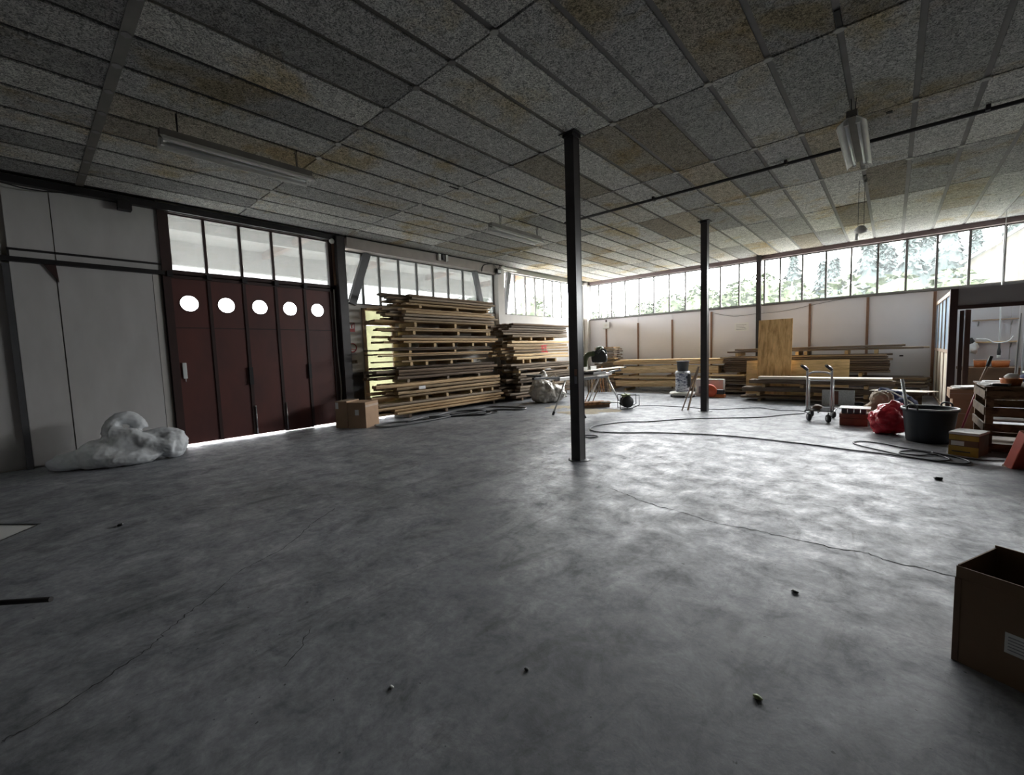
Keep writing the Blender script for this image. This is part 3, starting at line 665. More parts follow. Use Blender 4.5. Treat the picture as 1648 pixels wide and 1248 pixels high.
# plywood sheets
def sheet(name, x0, x1, y, z1, lean, mat, label):
    mm = Matrix.Translation(((x0+x1)/2, y, .01)) @ Matrix.Rotation(-lean, 4, 'X'); w = (x1-x0)/2
    o = MB().box((-w, 0, 0), (w, .02, z1), mm).build(name, mat, origin=((x0+x1)/2, y, .01)); tag(o, label, 'plywood'); return o
sheet('plywood_sheet', -2.86, -2.04, 13.72, 2.19, .1, m_ply, 'tall orange-brown plywood sheet leaning upright against the long dark stack')
sheet('plywood_sheet', -3.17, -.8, 13.86, 1.05, .12, m_plyh, 'wide pale plywood sheet on its long edge behind the tall one')

# ------------------------------------------------------------------ cartons
def carton(name, C, e1, l1, l2, z, label, mat, open_top=False, zf=0.0):
    """corner C, edge e1 (unit), second edge = e1 turned left"""
    a = math.atan2(e1[1], e1[0]); mm = rotz((C[0], C[1], 0), a); k = .008
    t = thing(name, (C[0], C[1], 0), label, 'box')
    mb = MB().box((0, 0, .0), (l1, l2, k), mm).box((0, 0, k), (l1, k, z), mm).box((0, l2-k, k), (l1, l2, z), mm).box((0, k, k), (k, l2-k, z), mm).box((l1-k, k, k), (l1, l2-k, z), mm)
    mb.build('body', mat, t)
    return t, mm
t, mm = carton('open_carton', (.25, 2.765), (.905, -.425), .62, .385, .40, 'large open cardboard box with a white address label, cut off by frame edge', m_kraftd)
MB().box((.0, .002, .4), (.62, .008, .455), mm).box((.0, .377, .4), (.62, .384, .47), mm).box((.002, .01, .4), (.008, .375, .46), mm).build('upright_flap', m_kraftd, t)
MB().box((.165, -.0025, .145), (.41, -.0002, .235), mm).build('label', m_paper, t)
pl = MB()
for k in range(5): pl.box((.175, -.0035, .160+k*.014), (.30+.03*((k*7) % 3), -.0025, .1635+k*.014), mm)
pl.build('print_line', m_grey, t)
MB().box((-.002, -.002, .0), (.02, .0, .40), mm).build('tape', m_brownbox, t)
t, mm = carton('carton', (-8.42, 4.77), (-.5, .866), .55, .42, .55, 'closed cardboard box in front of the thick post, nearer of two', m_card)
MB().box((-.004, -.004, .55), (.554, .205, .557), mm).box((-.004, .212, .55), (.554, .424, .557), mm).build('top_flap', m_card, t)
MB().box((-.002, .16, .28), (-.0005, .25, .40), mm).build('label', m_paper, t); MB().box((.0, -.003, .45), (.55, -.0005, .5), mm).build('tape', m_pinkw, t)
t, mm = carton('carton', (-8.82, 4.56), (-.5, .866), .5, .28, .58, 'taller narrow cardboard box tucked behind the nearer one at the post', m_card)
MB().box((-.004, -.0, .58), (.504, .284, .587), mm).build('top_flap', m_pinkw, t); MB().box((-.003, .2, .42), (-.0005, .27, .56), mm).build('label', m_paper, t)
# ------------------------------------------------------------------ white crumpled bag by the left wall
def lumpy(name, blobs, mat, label, cat, vox, disp, dscale, org, seed=1, rid=.25, tubes=()):
    mb = MB()
    for p, r in tubes: mb.tube(spline(p, 5), r, 12)
    for i, b in enumerate(blobs): mb.blob(b[0], b[1], seed+i, .2 if rid > .2 else .1, 1.3, 3, rid, flat=.004)
    o = mb.build(name, mat, origin=org)
    r = o.modifiers.new('join', 'REMESH'); r.mode = 'VOXEL'; r.voxel_size = vox; r.use_smooth_shade = True
    tx = bpy.data.textures.new(name+'_folds', 'CLOUDS'); tx.noise_scale = dscale; tx.noise_depth = 2
    ty = bpy.data.textures.new(name+'_creases', 'CLOUDS'); ty.noise_scale = dscale*.3; ty.noise_depth = 1; ty.noise_type = 'HARD_NOISE'
    e = o.modifiers.new('creases', 'DISPLACE'); e.texture = ty; e.strength = disp*.3; e.mid_level = .4; e.texture_coords = 'LOCAL'
    d = o.modifiers.new('folds', 'DISPLACE'); d.texture = tx; d.strength = disp; d.mid_level = .55; d.texture_coords = 'LOCAL'
    return tag(o, label, cat)
lumpy('white_bulk_bag', [((-9.2, .42, .1), (.36, .32, .16)), ((-9.0, .72, .16), (.4, .36, .24)), ((-8.95, .95, .3), (.3, .3, .26)), ((-8.78, 1.0, .12), (.3, .42, .16)), ((-8.75, 1.5, .22), (.2, .22, .24))],
      m_bag, 'large crumpled white woven bag slumped against the left wall', 'bag', .02, .05, .2, (-9, .8, 0), 1, .12,
      [([(-8.98, .78, .45), (-9.0, .86, .64), (-9.0, .98, .70), (-9.0, 1.12, .64), (-8.98, 1.16, .5)], .105), ([(-8.9, .8, .5), (-8.78, 1.05, .42), (-8.66, 1.3, .26), (-8.62, 1.5, .2)], .12), ([(-8.85, 1.2, .35), (-8.8, 1.45, .38), (-8.72, 1.62, .3)], .13)])
# clear sack of offcuts behind the saw
t = thing('clear_sack', (-7.75, 10.3, 0), 'translucent plastic sack of offcuts on the floor before the second stack', 'sack')
o = lumpy('sack_body', [((-7.8, 10.25, .32), (.42, .42, .36)), ((-7.6, 10.5, .24), (.36, .4, .3)), ((-7.85, 10.15, .62), (.22, .25, .25)), ((-7.78, 10.2, .80), (.12, .14, .16))], m_poly, 'x', 'x', .025, .1, .14, (-7.75, 10.3, 0), 11)
for k in ('label', 'category'): del o[k]
o.parent = t; o.location = (0, 0, 0)
mb = MB()
for k in range(14):
    a = Vector((-7.75+R.uniform(-.35, .35), 10.3+R.uniform(-.3, .4), R.uniform(.45, .75)))
    mb.beam(a, a+Vector((R.uniform(-.2, .2), R.uniform(-.2, .2), R.uniform(-.05, .15))), .04, .03)
mb.build('offcuts', m_debris, t)['kind'] = 'stuff'
# bin of stick offcuts below the saw
for i in range(11):
    x, y = -8.05+.06*i, 13.2+.05*i
    o = MB().beam((x, y, .02), (x-.12+R.uniform(-.06, .06), y+.12, .85+R.uniform(-.1, .1)), .05, .035).build('offcut_stick', R.choice([m_oakp, m_broom, m_pinkw, m_oakd]))
    tag(o, f'thin leaning offcut stick, {ordn(i+1)} from the left under the mitre saw', 'stick', 'sticks leaning under the saw')
# ------------------------------------------------------------------ mitre saw on stand
t = thing('saw_stand', (-5.75, 9.4, 0), 'folding mitre saw stand with splayed legs behind the nearest post', 'stand')
MB().beam((-5.75, 8.1, .86), (-5.75, 10.55, .86), .12, .07).build('main_rail', m_alu, t)
MB().beam((-5.75, 7.2, .94), (-5.75, 8.15, .90), .07, .045).build('extension_arm', m_dgrey, t); MB().beam((-5.75, 10.5, .9), (-5.75, 11.15, .92), .07, .045).build('extension_arm', m_dgrey, t)
MB().beam((-5.95, 7.25, 1.0), (-5.55, 7.25, 1.0), .06, .04).build('work_rest', m_dgrey, t); MB().beam((-5.95, 11.1, 1.0), (-5.55, 11.1, 1.0), .06, .04).build('work_rest', m_dgrey, t)
for yy in (7.25, 11.1): MB().cyl((-5.75, yy, .92), (-5.75, yy, 1.0), .02, n=8).build('rest_stem', m_dgrey, t)
for a, b in (((-5.8, 8.5, .84), (-6.02, 8.25, 0)), ((-5.68, 8.55, .84), (-5.1, 8.2, 0)), ((-5.68, 10.2, .84), (-5.45, 10.6, 0)), ((-5.82, 10.15, .84), (-6.5, 10.6, 0))):
    lg = MB().tube([a, b], [.026, .02], 8).build('leg', m_alu, t); b = Vector(b); d = (Vector(a)-b).normalized()
    MB().tube([b, b+d*.09], .03, 8).build('rubber_foot', m_rubber, lg)
MB().cyl((-5.9, 8.42, .5), (-5.45, 8.44, .5), .012, n=6).build('leg_brace', m_alu, t)
t = thing('mitre_saw', (-5.75, 9.6, .9), 'green and grey mitre saw mounted on the folding stand', 'saw')
MB().box((-5.98, 9.3, .9), (-5.52, 9.95, .96)).build('base', m_mull, t, .01)
MB().box((-5.9, 9.0, .78), (-5.6, 10.2, .83)).build('lower_bracket', m_dgrey, t)
MB().lathe([(0, 0), (.2, 0), (.2, .03), (0, .03)], 24, Matrix.Translation((-5.72, 9.62, .962))).build('turntable', m_mull, t)
MB().box((-5.87, 9.25, .99), (-5.84, 9.55, 1.09)).box((-5.87, 9.72, .99), (-5.84, 10.0, 1.09)).build('fence', m_alu, t)
MB().tube(spline([(-5.95, 9.66, .96), (-5.98, 9.66, 1.2), (-5.9, 9.66, 1.38), (-5.72, 9.66, 1.42)], 5), .07, 10).build('arm', m_green, t)
bl = MB().lathe([(0, -.012), (.15, -.012), (.15, .012), (0, .012)], 28, Matrix.Translation((-5.62, 9.78, 1.30)) @ Matrix.Rotation(PI/2, 4, 'X')).build('blade', m_metal, t)
MB().prism([(.22*math.cos(a*PI/12), .22*math.sin(a*PI/12)) for a in range(-2, 15)], -.035, .035, Matrix.Translation((-5.62, 9.78, 1.30)) @ Matrix.Rotation(PI/2, 4, 'X')).build('blade_guard', m_dgrey, t, .008)
MB().cyl((-5.68, 9.75, 1.32), (-5.68, 10.0, 1.34), .075, .06, 16).build('motor', m_green, t)
MB().tube(spline([(-5.6, 9.68, 1.44), (-5.5, 9.68, 1.52), (-5.4, 9.68, 1.5), (-5.36, 9.68, 1.4)], 5), .025, 8).build('handle', m_dgrey, t)
MB().blob((-5.7, 9.95, 1.53), (.1, .15, .08), 4, .1, 1.5, 2).build('dust_port', m_green, t)
board('rough_board', (-5.62, 9.95, 1.008), 2.1, .22, .028, PI/2+.03, m_sheet, 'pale board lying across the mitre saw table', 'boards on the saw stand', k=4)
for k in range(5):
    o = MB().box((-6.08+.02*k, 9.1+.21*k, .985), (-5.9+.01*k, 9.2+.2*k, 1.03+.05*(k % 3))).build('saw_offcut', [m_lime, m_spr, m_paper, m_lime, m_block][k], bevel=.006)
    tag(o, f'short pale offcut on the saw stand, {ordn(k+1)} from the left', 'offcut', 'offcuts on the saw stand'); o.location.z = .9 if k in (1, 2, 3) else .9
# broom on the floor, cable reel
t = thing('push_broom', (-5.95, 9.9, 0), 'wooden push broom lying on the floor below the saw stand', 'broom')
mm = rotz((-5.85, 9.85, 0), .95)
MB().box((-.45, -.06, .07), (.45, .06, .15), mm).build('head', m_broom, t, .012); MB().box((-.43, -.05, 0.0), (.43, .05, .07), mm).build('bristles', m_brownbox, t)
MB().cyl((-5.7, 9.95, .14), (-5.2, 10.2, .13), .016, n=8).build('handle', m_alu, t)
t = thing('second_broom_head', (-6.3, 10.2, 0), 'brown bristle sweeper block lying behind the push broom', 'broom'); t.name = 'sweeper_block'
mm = rotz((-6.15, 10.25, 0), .95); MB().box((-.35, -.05, .05), (.35, .05, .11), mm).build('head', m_broom, t, .01); MB().box((-.34, -.04, 0), (.34, .04, .05), mm).build('bristles', m_brownbox, t)
for k, yy in enumerate((10.15, 10.3)): MB().cyl((-6.3+.15*k, yy, .1), (-6.1+.15*k, yy+.25, .8), .012, n=6).build('handle', m_oakp, t)
t = thing('cable_reel', (-5.02, 10.15, 0), 'portable cable reel in a tubular frame with lime-green top on the floor', 'cable reel')
mm = Matrix.Translation((-5.05, 10.12, .17)) @ Matrix.Rotation(.75, 4, 'Z') @ Matrix.Rotation(PI/2, 4, 'X')
MB().lathe([(0, -.1), (.15, -.1), (.15, -.085), (.1, -.08), (.13, -.06), (.13, .06), (.1, .08), (.15, .085), (.15, .1), (0, .1)], 24, mm).build('drum', m_dgrey, t)
for s_ in (-1, 1):
    MB().tube([mm @ Vector(p) for p in ((-.2, -.16, s_*.13), (-.2, .17, s_*.13), (.28, .17, s_*.13), (.28, -.08, s_*.13), (.1, -.16, s_*.13))], .011, 6, True).build('frame', m_black, t)
MB().tube([mm @ Vector((-.02, .17, -.13)), mm @ Vector((-.02, .2, -.08)), mm @ Vector((-.02, .2, .08)), mm @ Vector((-.02, .17, .13))], .014, 8).build('carry_handle', m_lime, t)
MB().box((-.12, .12, -.09), (.08, .19, .09), mm).build('switch_cover', m_lime, t, .02)
# ------------------------------------------------------------------ dust drum, stepladder, tool cluster
t = thing('printed_drum', (-4.78, 13.3, 0), 'white drum covered in dark blue print on a wheeled base', 'drum')
T = Matrix.Translation((-4.78, 13.3, 0))
MB().lathe([(0, .05), (.36, .05), (.38, .09), (.36, .14), (.2, .16), (0, .16)], 24, T).build('wheeled_base', m_lampw, t)
for a in range(4):
    c = T @ Vector((.33*math.cos(a*PI/2+.5), .33*math.sin(a*PI/2+.5), .03)); MB().cyl(c-Vector((.02, 0, 0)), c+Vector((.02, 0, 0)), .03, n=10).build('caster', m_rubber, t)
MB().lathe([(0, .16), (.205, .16), (.205, .7), (.21, .74), (.2, .78), (0, .78)], 28, T).build('body', m_drum, t)
MB().tube([T @ Vector((.21*math.cos(a*PI/12), .21*math.sin(a*PI/12), .73)) for a in range(24)], .012, 6, True).build('lid_ring', m_lampw, t)
MB().box((-4.58, 13.15, .3), (-4.5, 13.25, .7)).build('hose_holder', m_dgrey, t, .01)
t = thing('dark_bucket', (-4.77, 13.3, .785), 'dark maroon-sided bucket standing on top of the printed drum', 'bucket')
T = Matrix.Translation((-4.77, 13.3, .785))
MB().lathe([(0, 0), (.15, 0), (.175, .28), (.185, .29), (.175, .3), (.16, .295), (.14, .02), (0, .02)], 24, T).build('body', m_dgrey, t)
MB().tube([T @ Vector((.185*math.cos(a*PI/12), .185*math.sin(a*PI/12), .295)) for a in range(24)], .01, 6, True).build('rim', m_redd, t)
t = thing('trestle', (-3.55, 10.35, 0), 'slim grey folding trestle leaning on the middle post', 'trestle')
for s_ in (0, 1):
    MB().beam((-3.72+.1*s_, 10.30+.12*s_, 0), (-3.36, 10.36+.02*s_, 1.05), .045, .025).build('leg', m_pinkw, t)
MB().beam((-3.58, 10.32, .55), (-3.53, 10.42, .55), .03, .02).build('crossbar', m_mull, t); MB().beam((-3.64, 10.3, .32), (-3.58, 10.42, .32), .03, .02).build('crossbar', m_mull, t)
t = thing('orange_power_tool', (-3.95, 13.35, 0), 'orange-red power tool with round guard beside the printed drum', 'power tool')
MB().lathe([(0, -.06), (.17, -.06), (.19, 0), (.17, .06), (0, .06)], 20, Matrix.Translation((-3.98, 13.3, .2)) @ Matrix.Rotation(PI/2, 4, 'X')).build('guard', m_orange, t)
MB().box((-4.0, 13.3, .0), (-3.6, 13.5, .1)).build('base', m_orange2, t, .015); MB().box((-3.82, 13.32, .1), (-3.62, 13.46, .24)).build('motor', m_dgrey, t, .02)
t = thing('pale_case', (-4.15, 13.6, 0), 'pale tool case with dark front standing behind the orange power tool', 'case')
MB().box((-4.5, 13.6, 0), (-3.7, 13.8, .52)).build('body', m_cream, t, .02); MB().box((-4.4, 13.59, .08), (-4.0, 13.6, .3)).build('front_pocket', m_grey, t)
# ------------------------------------------------------------------ platform trolley
t = thing('trolley', (-1.05, 10.1, 0), 'chrome hand trolley with two upright handles and castors', 'trolley')
for x in (-1.21, -.83):
    MB().tube(spline([(x, 9.98, .2), (x, 10.0, .9), (x-.01, 9.96, 1.02), (x-.08, 9.86, 1.07)], 5), .019, 8).build('upright', m_metal, t)
    MB().tube([(x-.005, 9.98, .99), (x-.08, 9.86, 1.075)], .026, 8).build('grip', m_rubber, t)
    MB().tube([(x+.035, 10.02, .22), (x+.03, 10.02, .8)], .012, 6).build('inner_tube', m_metal, t)
MB().tube(spline([(-1.2, 9.98, .9), (-1.12, 9.98, .94), (-.92, 9.98, .94), (-.84, 9.98, .9)], 4), .016, 8).build('top_bar', m_sock, t)
MB().tube([(-1.21, 10.0, .78), (-.83, 10.0, .78)], .012, 6).build('cross_bar', m_metal, t)
for k in range(6): MB().tube([(-1.24, 9.98+.1*k, .2), (-.8, 9.98+.1*k, .2)], .014, 6).build('deck_bar', m_dgrey if k % 2 else m_mull, t)
for x in (-1.24, -1.02, -.8): MB().tube([(x, 9.93, .18), (x, 10.6, .18)], .017, 6).build('side_rail', m_metal, t)
for x, y in ((-1.17, 9.97), (-.86, 9.9), (-1.2, 10.55), (-.84, 10.55)):
    w = MB().lathe([(.02, -.025), (.066, -.025), (.075, -.012), (.075, .012), (.066, .025), (.02, .025)], 18, Matrix.Translation((x, y, .076)) @ Matrix.Rotation(.5, 4, 'Z') @ Matrix.Rotation(PI/2, 4, 'Y')).build('wheel', m_rubber, t)
    MB().cyl((x-.031, y, .076), (x+.031, y, .076), .03, n=10).build('hub', m_metal, w)
    MB().tube([(x, y, .076), (x, y+.04, .14), (x, y+.04, .18)], .014, 6).build('fork', m_metal, t)
MB().blob((-1.05, 10.1, .26), (.08, .08, .05), 2, .3, 2, 2).build('strap', m_brownbox, t)
t = thing('speckled_panel', (-.95, 12.72, 0), 'speckled grey slab standing before the low slab stack', 'slab')
MB().box((-1.24, 12.72, .0), (-.62, 12.8, .36)).build('slab_body', m_styro, t, .006); MB().box((-1.02, 12.717, .02), (-.92, 12.72, .34)).build('rusty_patch', m_tray, t)
# ------------------------------------------------------------------ tray box, sheets, sack, coat, red bag, tub
t = thing('brick_red_crate', (-.47, 9.85, 0), 'brick-brown crate with dark compartments beside the red plastic bag', 'crate')
MB().box((-.68, 9.72, 0), (-.28, 10.1, .13)).build('lower_box', m_tray, t, .005); MB().box((-.685, 9.715, .135), (-.275, 10.1, .21)).build('upper_box', m_tray, t, .005)
for k in range(4): MB().box((-.655+.09*k, 9.73, .21), (-.58+.09*k, 9.95, .30)).build('dark_tin', m_dgrey, t, .006)
MB().box((-.69, 9.72, .303), (-.25, 10.1, .312)).build('paper_top', m_paper, t)
tag(MB().add([(-.55, 10.5, .02), (-.15, 10.4, .03), (-.1, 10.75, .12), (-.5, 10.85, .02), (-.3, 10.6, .16)], [(0, 1, 4), (1, 2, 4), (2, 3, 4), (3, 0, 4), (3, 2, 1, 0)]).build('loose_paper', m_paper), 'crumpled white paper sheet on the floor behind the brick-brown crate', 'paper')
lumpy('kraft_sack', [((-.18, 10.35, .2), (.2, .18, .26)), ((-.12, 10.3, .45), (.17, .16, .14))], m_kraft, 'open brown paper sack behind the red plastic bag', 'sack', .02, .06, .1, (-.18, 10.35, 0), 21)
t = thing('navy_sports_bag', (.12, 11.2, 0), 'navy cloth bag with white piping behind the paper sack', 'bag')
o = lumpy('bag_body', [((.0, 11.3, .3), (.3, .2, .26)), ((.22, 11.05, .22), (.2, .18, .24))], m_navy, 'x', 'x', .025, .05, .15, (.12, 11.2, 0), 31)
for k in ('label', 'category'): del o[k]
o.parent = t; o.location = (0, 0, 0)
MB().tube(spline([(-.25, 11.16, .42), (-.05, 11.05, .53), (.12, 10.98, .45), (.3, 10.88, .33), (.4, 10.95, .2)], 5), .012, 6).build('piping', m_paper, t)
t = thing('beige_offcut_sheet', (.2, 12.3, 0), 'cut cardboard sheet lying flat behind the navy bag', 'cardboard')
MB().prism([(-.35, 12.35), (-.1, 12.75), (.75, 12.5), (.55, 12.15)], .4, .415).build('sheet_panel', m_sheet, t); MB().box((-.1, 12.3, 0), (.5, 12.55, .4)).build('support_block', m_crate, t)
o = lumpy('red_plastic_bag', [((-.02, 9.15, .2), (.25, .22, .24)), ((.02, 9.2, .36), (.17, .15, .16))], m_redbag, 'shiny red plastic bag, stuffed and knotted, leaning on the black tub', 'bag', .018, .07, .11, (0, 9.15, 0), 41)
t = thing('black_tub', (.44, 8.72, 0), 'large round black plastic tub with pale rim and two handles', 'tub')
T = Matrix.Translation((.44, 8.72, 0))
T = T @ Matrix.Scale(.88, 4)
MB().lathe([(0, 0), (.27, 0), (.285, .03), (.335, .5), (.345, .52), (.36, .525), (.36, .555), (.335, .56), (.325, .52), (.275, .05), (0, .04)], 40, T).build('body', m_tub, t)
MB().tube([T @ Vector((.352*math.cos(a*PI/20), .352*math.sin(a*PI/20), .558)) for a in range(40)], .012, 8, True).build('rim', m_rim, t)
for s_ in (0.9, 0.9+PI):
    q = [T @ Vector((.36*math.cos(s_+d), .36*math.sin(s_+d), .56+h_)) for d, h_ in ((-.22, -.02), (-.2, .05), (0, .075), (.2, .05), (.22, -.02))]
    MB().tube(spline(q, 4), .012, 8).build('handle', m_cable, t)
tag(MB().tube([(.25, 8.8, .12), (.13, 8.92, .9)], .022, 10).build('white_pipe', m_sock), 'white plastic pipe standing in the black tub', 'pipe')
# ------------------------------------------------------------------ boxes, crate bench and what lies on it
t = thing('yellow_carton', (.72, 8.05, 0), 'yellow and brown printed carton with a white lid beside the tub', 'box')
mm = rotz((.59, 7.86, 0), -.35)
MB().box((0, 0, 0), (.27, .36, .27), mm).build('body', m_brownbox, t, .004); MB().box((-.002, -.004, .0), (.272, .0, .12), mm).build('yellow_band', m_yellow, t); MB().box((-.002, -.004, .2), (.272, .0, .262), mm).build('upper_yellow_band', m_yellow, t)
MB().box((.02, -.0055, .13), (.14, -.0005, .185), mm).build('white_print', m_paper, t); MB().box((.03, -.0055, .045), (.2, -.004, .06), mm).build('dark_print', m_dgrey, t)
MB().box((-.006, -.006, .27), (.276, .366, .30), mm).build('lid', m_paper, t, .003); MB().box((.1, .12, .3003), (.19, .135, .302), mm).build('lid_slot', m_dgrey, t)
for i, (x0, x1, y0, y1, z0, z1, m, lb) in enumerate([(.78, 1.18, 10.15, 10.55, 0, .5, m_cardd, 'brown carton at the bottom behind the broom handle'), (.74, 1.2, 10.1, 10.6, .505, .66, m_card, 'flat cardboard carton on top behind the broom handle')]):
    t = thing('stacked_carton', ((x0+x1)/2, (y0+y1)/2, z0), lb, 'box'); MB().box((x0, y0, z0), (x1, y1, z1)).build('body', m, t, .004)
    MB().box((x0-.002, y0-.003, (z0+z1)/2), (x1+.002, y0-.0005, (z0+z1)/2+.012)).build('flap_edge', m_pinkw, t)
t = thing('paper_pile', (1.0, 10.3, .662), 'loose white sheets on the top carton behind the broom handle', 'paper')
for k in range(3): MB().box((-.2, -.15, .0), (.2, .15, .012), rotz((.98+.02*k, 10.32, .664+.013*k), .3*k)).build('sheet', m_paper, t)
t = thing('slatted_crate', (1.5, 8.9, 0), 'slatted wooden crate used as a bench beside the orange-red case', 'crate')
CX0, CX1, CY0, CY1, CZ = .94, 2.3, 8.2, 9.2, .84
for x, y in ((CX0+.03, CY0+.03), (CX1-.03, CY0+.03), (CX0+.03, CY1-.03), (CX1-.03, CY1-.03)): BOX((x-.035, y-.035, 0), (x+.035, y+.035, CZ), 'corner_post', m_crate, t)
for z in (.02, .28, .49, .7):
    BOX((CX0-.01, CY0-.02, z), (CX1+.01, CY0-.004, z+.105), 'slat', m_crate, t); BOX((CX0-.02, CY0, z), (CX0-.004, CY1, z+.105), 'slat', m_crate, t); BOX((CX0, CY1+.004, z), (CX1, CY1+.02, z+.105), 'slat', m_crate, t)
BOX((CX0-.03, CY0-.03, CZ), (CX1+.03, CY1+.03, CZ+.025), 'top_board', m_crate, t, .004); BOX((CX0+.05, CY0+.05, .06), (CX1-.05, CY1-.05, .08), 'bottom_board', m_crate, t)
BOX((1.0, CY0+.04, .42), (1.3, CY0+.3, .435), 'inner_sheet', m_paper, t)
ZT = CZ+.026
t = thing('orange_bowl', (1.17, 8.4, ZT), 'small terracotta-orange bowl on the slatted crate bench', 'bowl')
MB().lathe([(0, 0), (.085, 0), (.1, .07), (.105, .09), (.095, .09), (.085, .02), (0, .015)], 24, Matrix.Translation((1.17, 8.42, ZT))).build('body', m_orange2, t)
MB().blob((1.17, 8.42, ZT+.11), (.07, .07, .05), 5, .3, 2, 2).build('crumpled_tissue', m_paper, t)
for i, (x, y, rz_, m, lb) in enumerate([(1.02, 8.45, .2, m_paper, 'stack of white papers on the crate bench left of the bowl'), (1.06, 8.85, -.2, m_paper, 'white papers on the crate bench behind the bowl')]):
    t = thing('papers', (x, y, ZT), lb, 'paper')
    for k in range(3): MB().box((-.11, -.14, 0), (.11, .14, .008), rotz((x+.01*k, y-.01*k, ZT+.001+.009*k), rz_+.1*k)).build('sheet', m, t)
t = thing('black_gadget', (1.05, 8.28, ZT), 'flat black gadget on the front edge of the crate bench', 'gadget')
MB().box((.98, 8.23, ZT+.001), (1.12, 8.31, ZT+.03)).build('body', m_dgrey, t, .008); MB().box((1.0, 8.24, ZT+.03), (1.06, 8.3, ZT+.034)).build('screen', m_grey, t)
t = thing('navy_pouch', (1.5, 8.8, ZT), 'navy pouch with a white edge on the crate bench beside the bowl', 'pouch')
MB().blob((1.5, 8.75, ZT+.08), (.2, .15, .09), 6, .15, 1.5, 3, flat=ZT).build('body', m_navy, t); MB().box((1.32, 8.68, ZT+.14), (1.6, 8.85, ZT+.165)).build('white_edge', m_paper, t, .01)
t = thing('sweeping_broom', (.95, 9.5, 0), 'maroon broom handle with black grip leaning between cartons and crate bench', 'broom')
MB().tube([(.845, 9.5, .1), (1.02, 9.55, .84)], .014, 8).build('lower_handle', m_maroon, t); MB().tube([(1.02, 9.55, .84), (1.083, 9.55, 1.06)], .0145, 8).build('pale_section', m_pinkw, t); MB().tube([(1.083, 9.55, 1.06), (1.12, 9.55, 1.215)], .02, 8).build('grip', m_rubber, t)
mm = rotz((.845, 9.5, 0), .4); MB().box((-.1, -.03, .06), (.1, .03, .1), mm).build('head', m_maroon, t, .006); MB().box((-.1, -.025, 0), (.1, .025, .06), mm).build('bristles', m_rubber, t)
t = thing('orange_red_case', (1.15, 7.5, 0), 'tilted orange-red metal case standing before the slatted crate, cut by frame', 'case')
mm = rotz((1.0, 7.42, 0), -1.15) @ Matrix.Rotation(.42, 4, 'Y')
MB().box((.0, .0, 0.0), (.12, .62, .5), mm).build('body', m_toolred, t, .008); MB().box((.0, -.006, .0), (.12, .0, .03), mm).build('front_edge', m_pinkw, t)
MB().box((-.004, .1, .2), (.0, .5, .215), mm).build('rib', m_toolred, t)
# ------------------------------------------------------------------ office partition and what is inside
OX, OY, OZ = .84, 12.2, 2.46
wp = struct(MB().box((OX+.1, OY, 2.1), (XR, OY+.1, OZ)).build('wall_partition', m_header))
BOX((OX, OY-.02, 0), (OX+.11, OY+.11, OZ), 'corner_post', m_redd, wp); BOX((OX+.1, OY-.015, 2.06), (XR, OY+.11, 2.13), 'header_rail', m_redd, wp)
ws = struct(MB().box((OX, OY+.12, 2.36), (OX+.07, YB-.01, 2.44)).box((OX, OY+.12, 1.2), (OX+.07, YB-.01, 1.27)).box((OX, OY+.12, 0), (OX+.07, YB-.01, .06)).build('wall_partition_side', m_pinkw))
for k in range(4):
    y = OY+.13+k*.88; BOX((OX+.02, y+.02, 1.27), (OX+.03, y+.86, 2.36), 'pane', m_bluepane, ws); BOX((OX, y-.02, .06), (OX+.06, y+.02, 2.36), 'stud', m_pinkw, ws)
    for j in range(2): BOX((OX+.015, y+.03+j*.42, .065), (OX+.035, y+.42+j*.42, 1.19), 'lower_board', m_sheet, ws)
d3 = struct(BOX((1.0, OY+.2, .02), (1.06, OY+.25, 2.04), 'door_3', m_redd))
for k in range(3): BOX((1.075, OY+.13+.07*k, .02), (1.10+.03*k, OY+.19+.07*k, 2.05), 'plank', m_brownpl, d3)
for z, m, n in ((1.9, m_pinkw, 'upper'), (1.36, m_spr, 'lower')):
    t = thing('wall_shelf', (1.85, YB-.12, z), f'{n} wooden wall shelf inside the office opening', 'shelf'); BOX((1.5, YB-.22, z), (2.25, YB-.008, z+.03), 'shelf_board', m, t)
    for x in (1.6, 2.15): MB().beam((x, YB-.02, z-.12), (x, YB-.18, z-.005), .02, .02).build('bracket', m_metal, t)
t = thing('office_bench', (1.9, 15.3, 0), 'dark brown bench along the back wall inside the office', 'bench')
BOX((1.25, 14.9, .72), (2.6, 15.8, .78), 'top', m_brownbox, t); BOX((1.3, 14.95, .0), (2.55, 15.0, .72), 'front_board', m_brownbox, t)
for nm, x, y, r, hh, lb in (('orange_basin', 1.93, 15.2, .15, .16, 'larger orange basin on the office bench under the hanging cord'), ('orange_tin', 1.6, 15.2, .11, .17, 'smaller orange tin on the office bench near the brown planks')):
    t = thing(nm, (x, y, .782), lb, 'container'); MB().lathe([(0, 0), (r*.9, 0), (r, hh), (r*.93, hh), (r*.85, .02), (0, .02)], 20, Matrix.Translation((x, y, .782))).build('body', m_orange2, t)
    MB().tube([(x+r*math.cos(a*PI/10), y+r*math.sin(a*PI/10), .782+hh) for a in range(20)], .009, 6, True).build('rim', m_pinkw, t)
t = thing('hanging_cord', (1.9, 15.0, 1.05), 'white cord with sockets hanging inside the office opening', 'cord')
MB().tube([(1.86, 15.0, 3.4), (1.86, 15.0, 2.2), (1.87, 15.0, 1.4)], .013, 6).build('drop', m_sock, t); MB().tube([(1.87, 15, 3.4), (1.87, 15, HC)], .006, 6).build('ceiling_drop', m_sock, t)
MB().tube(spline([(1.5, 15, 1.46), (1.66, 15, 1.45), (1.78, 15, 1.37), (1.9, 15, 1.36), (2.02, 15, 1.4), (2.08, 15.0, 1.5)], 5), .014, 6).build('loop', m_sock, t)
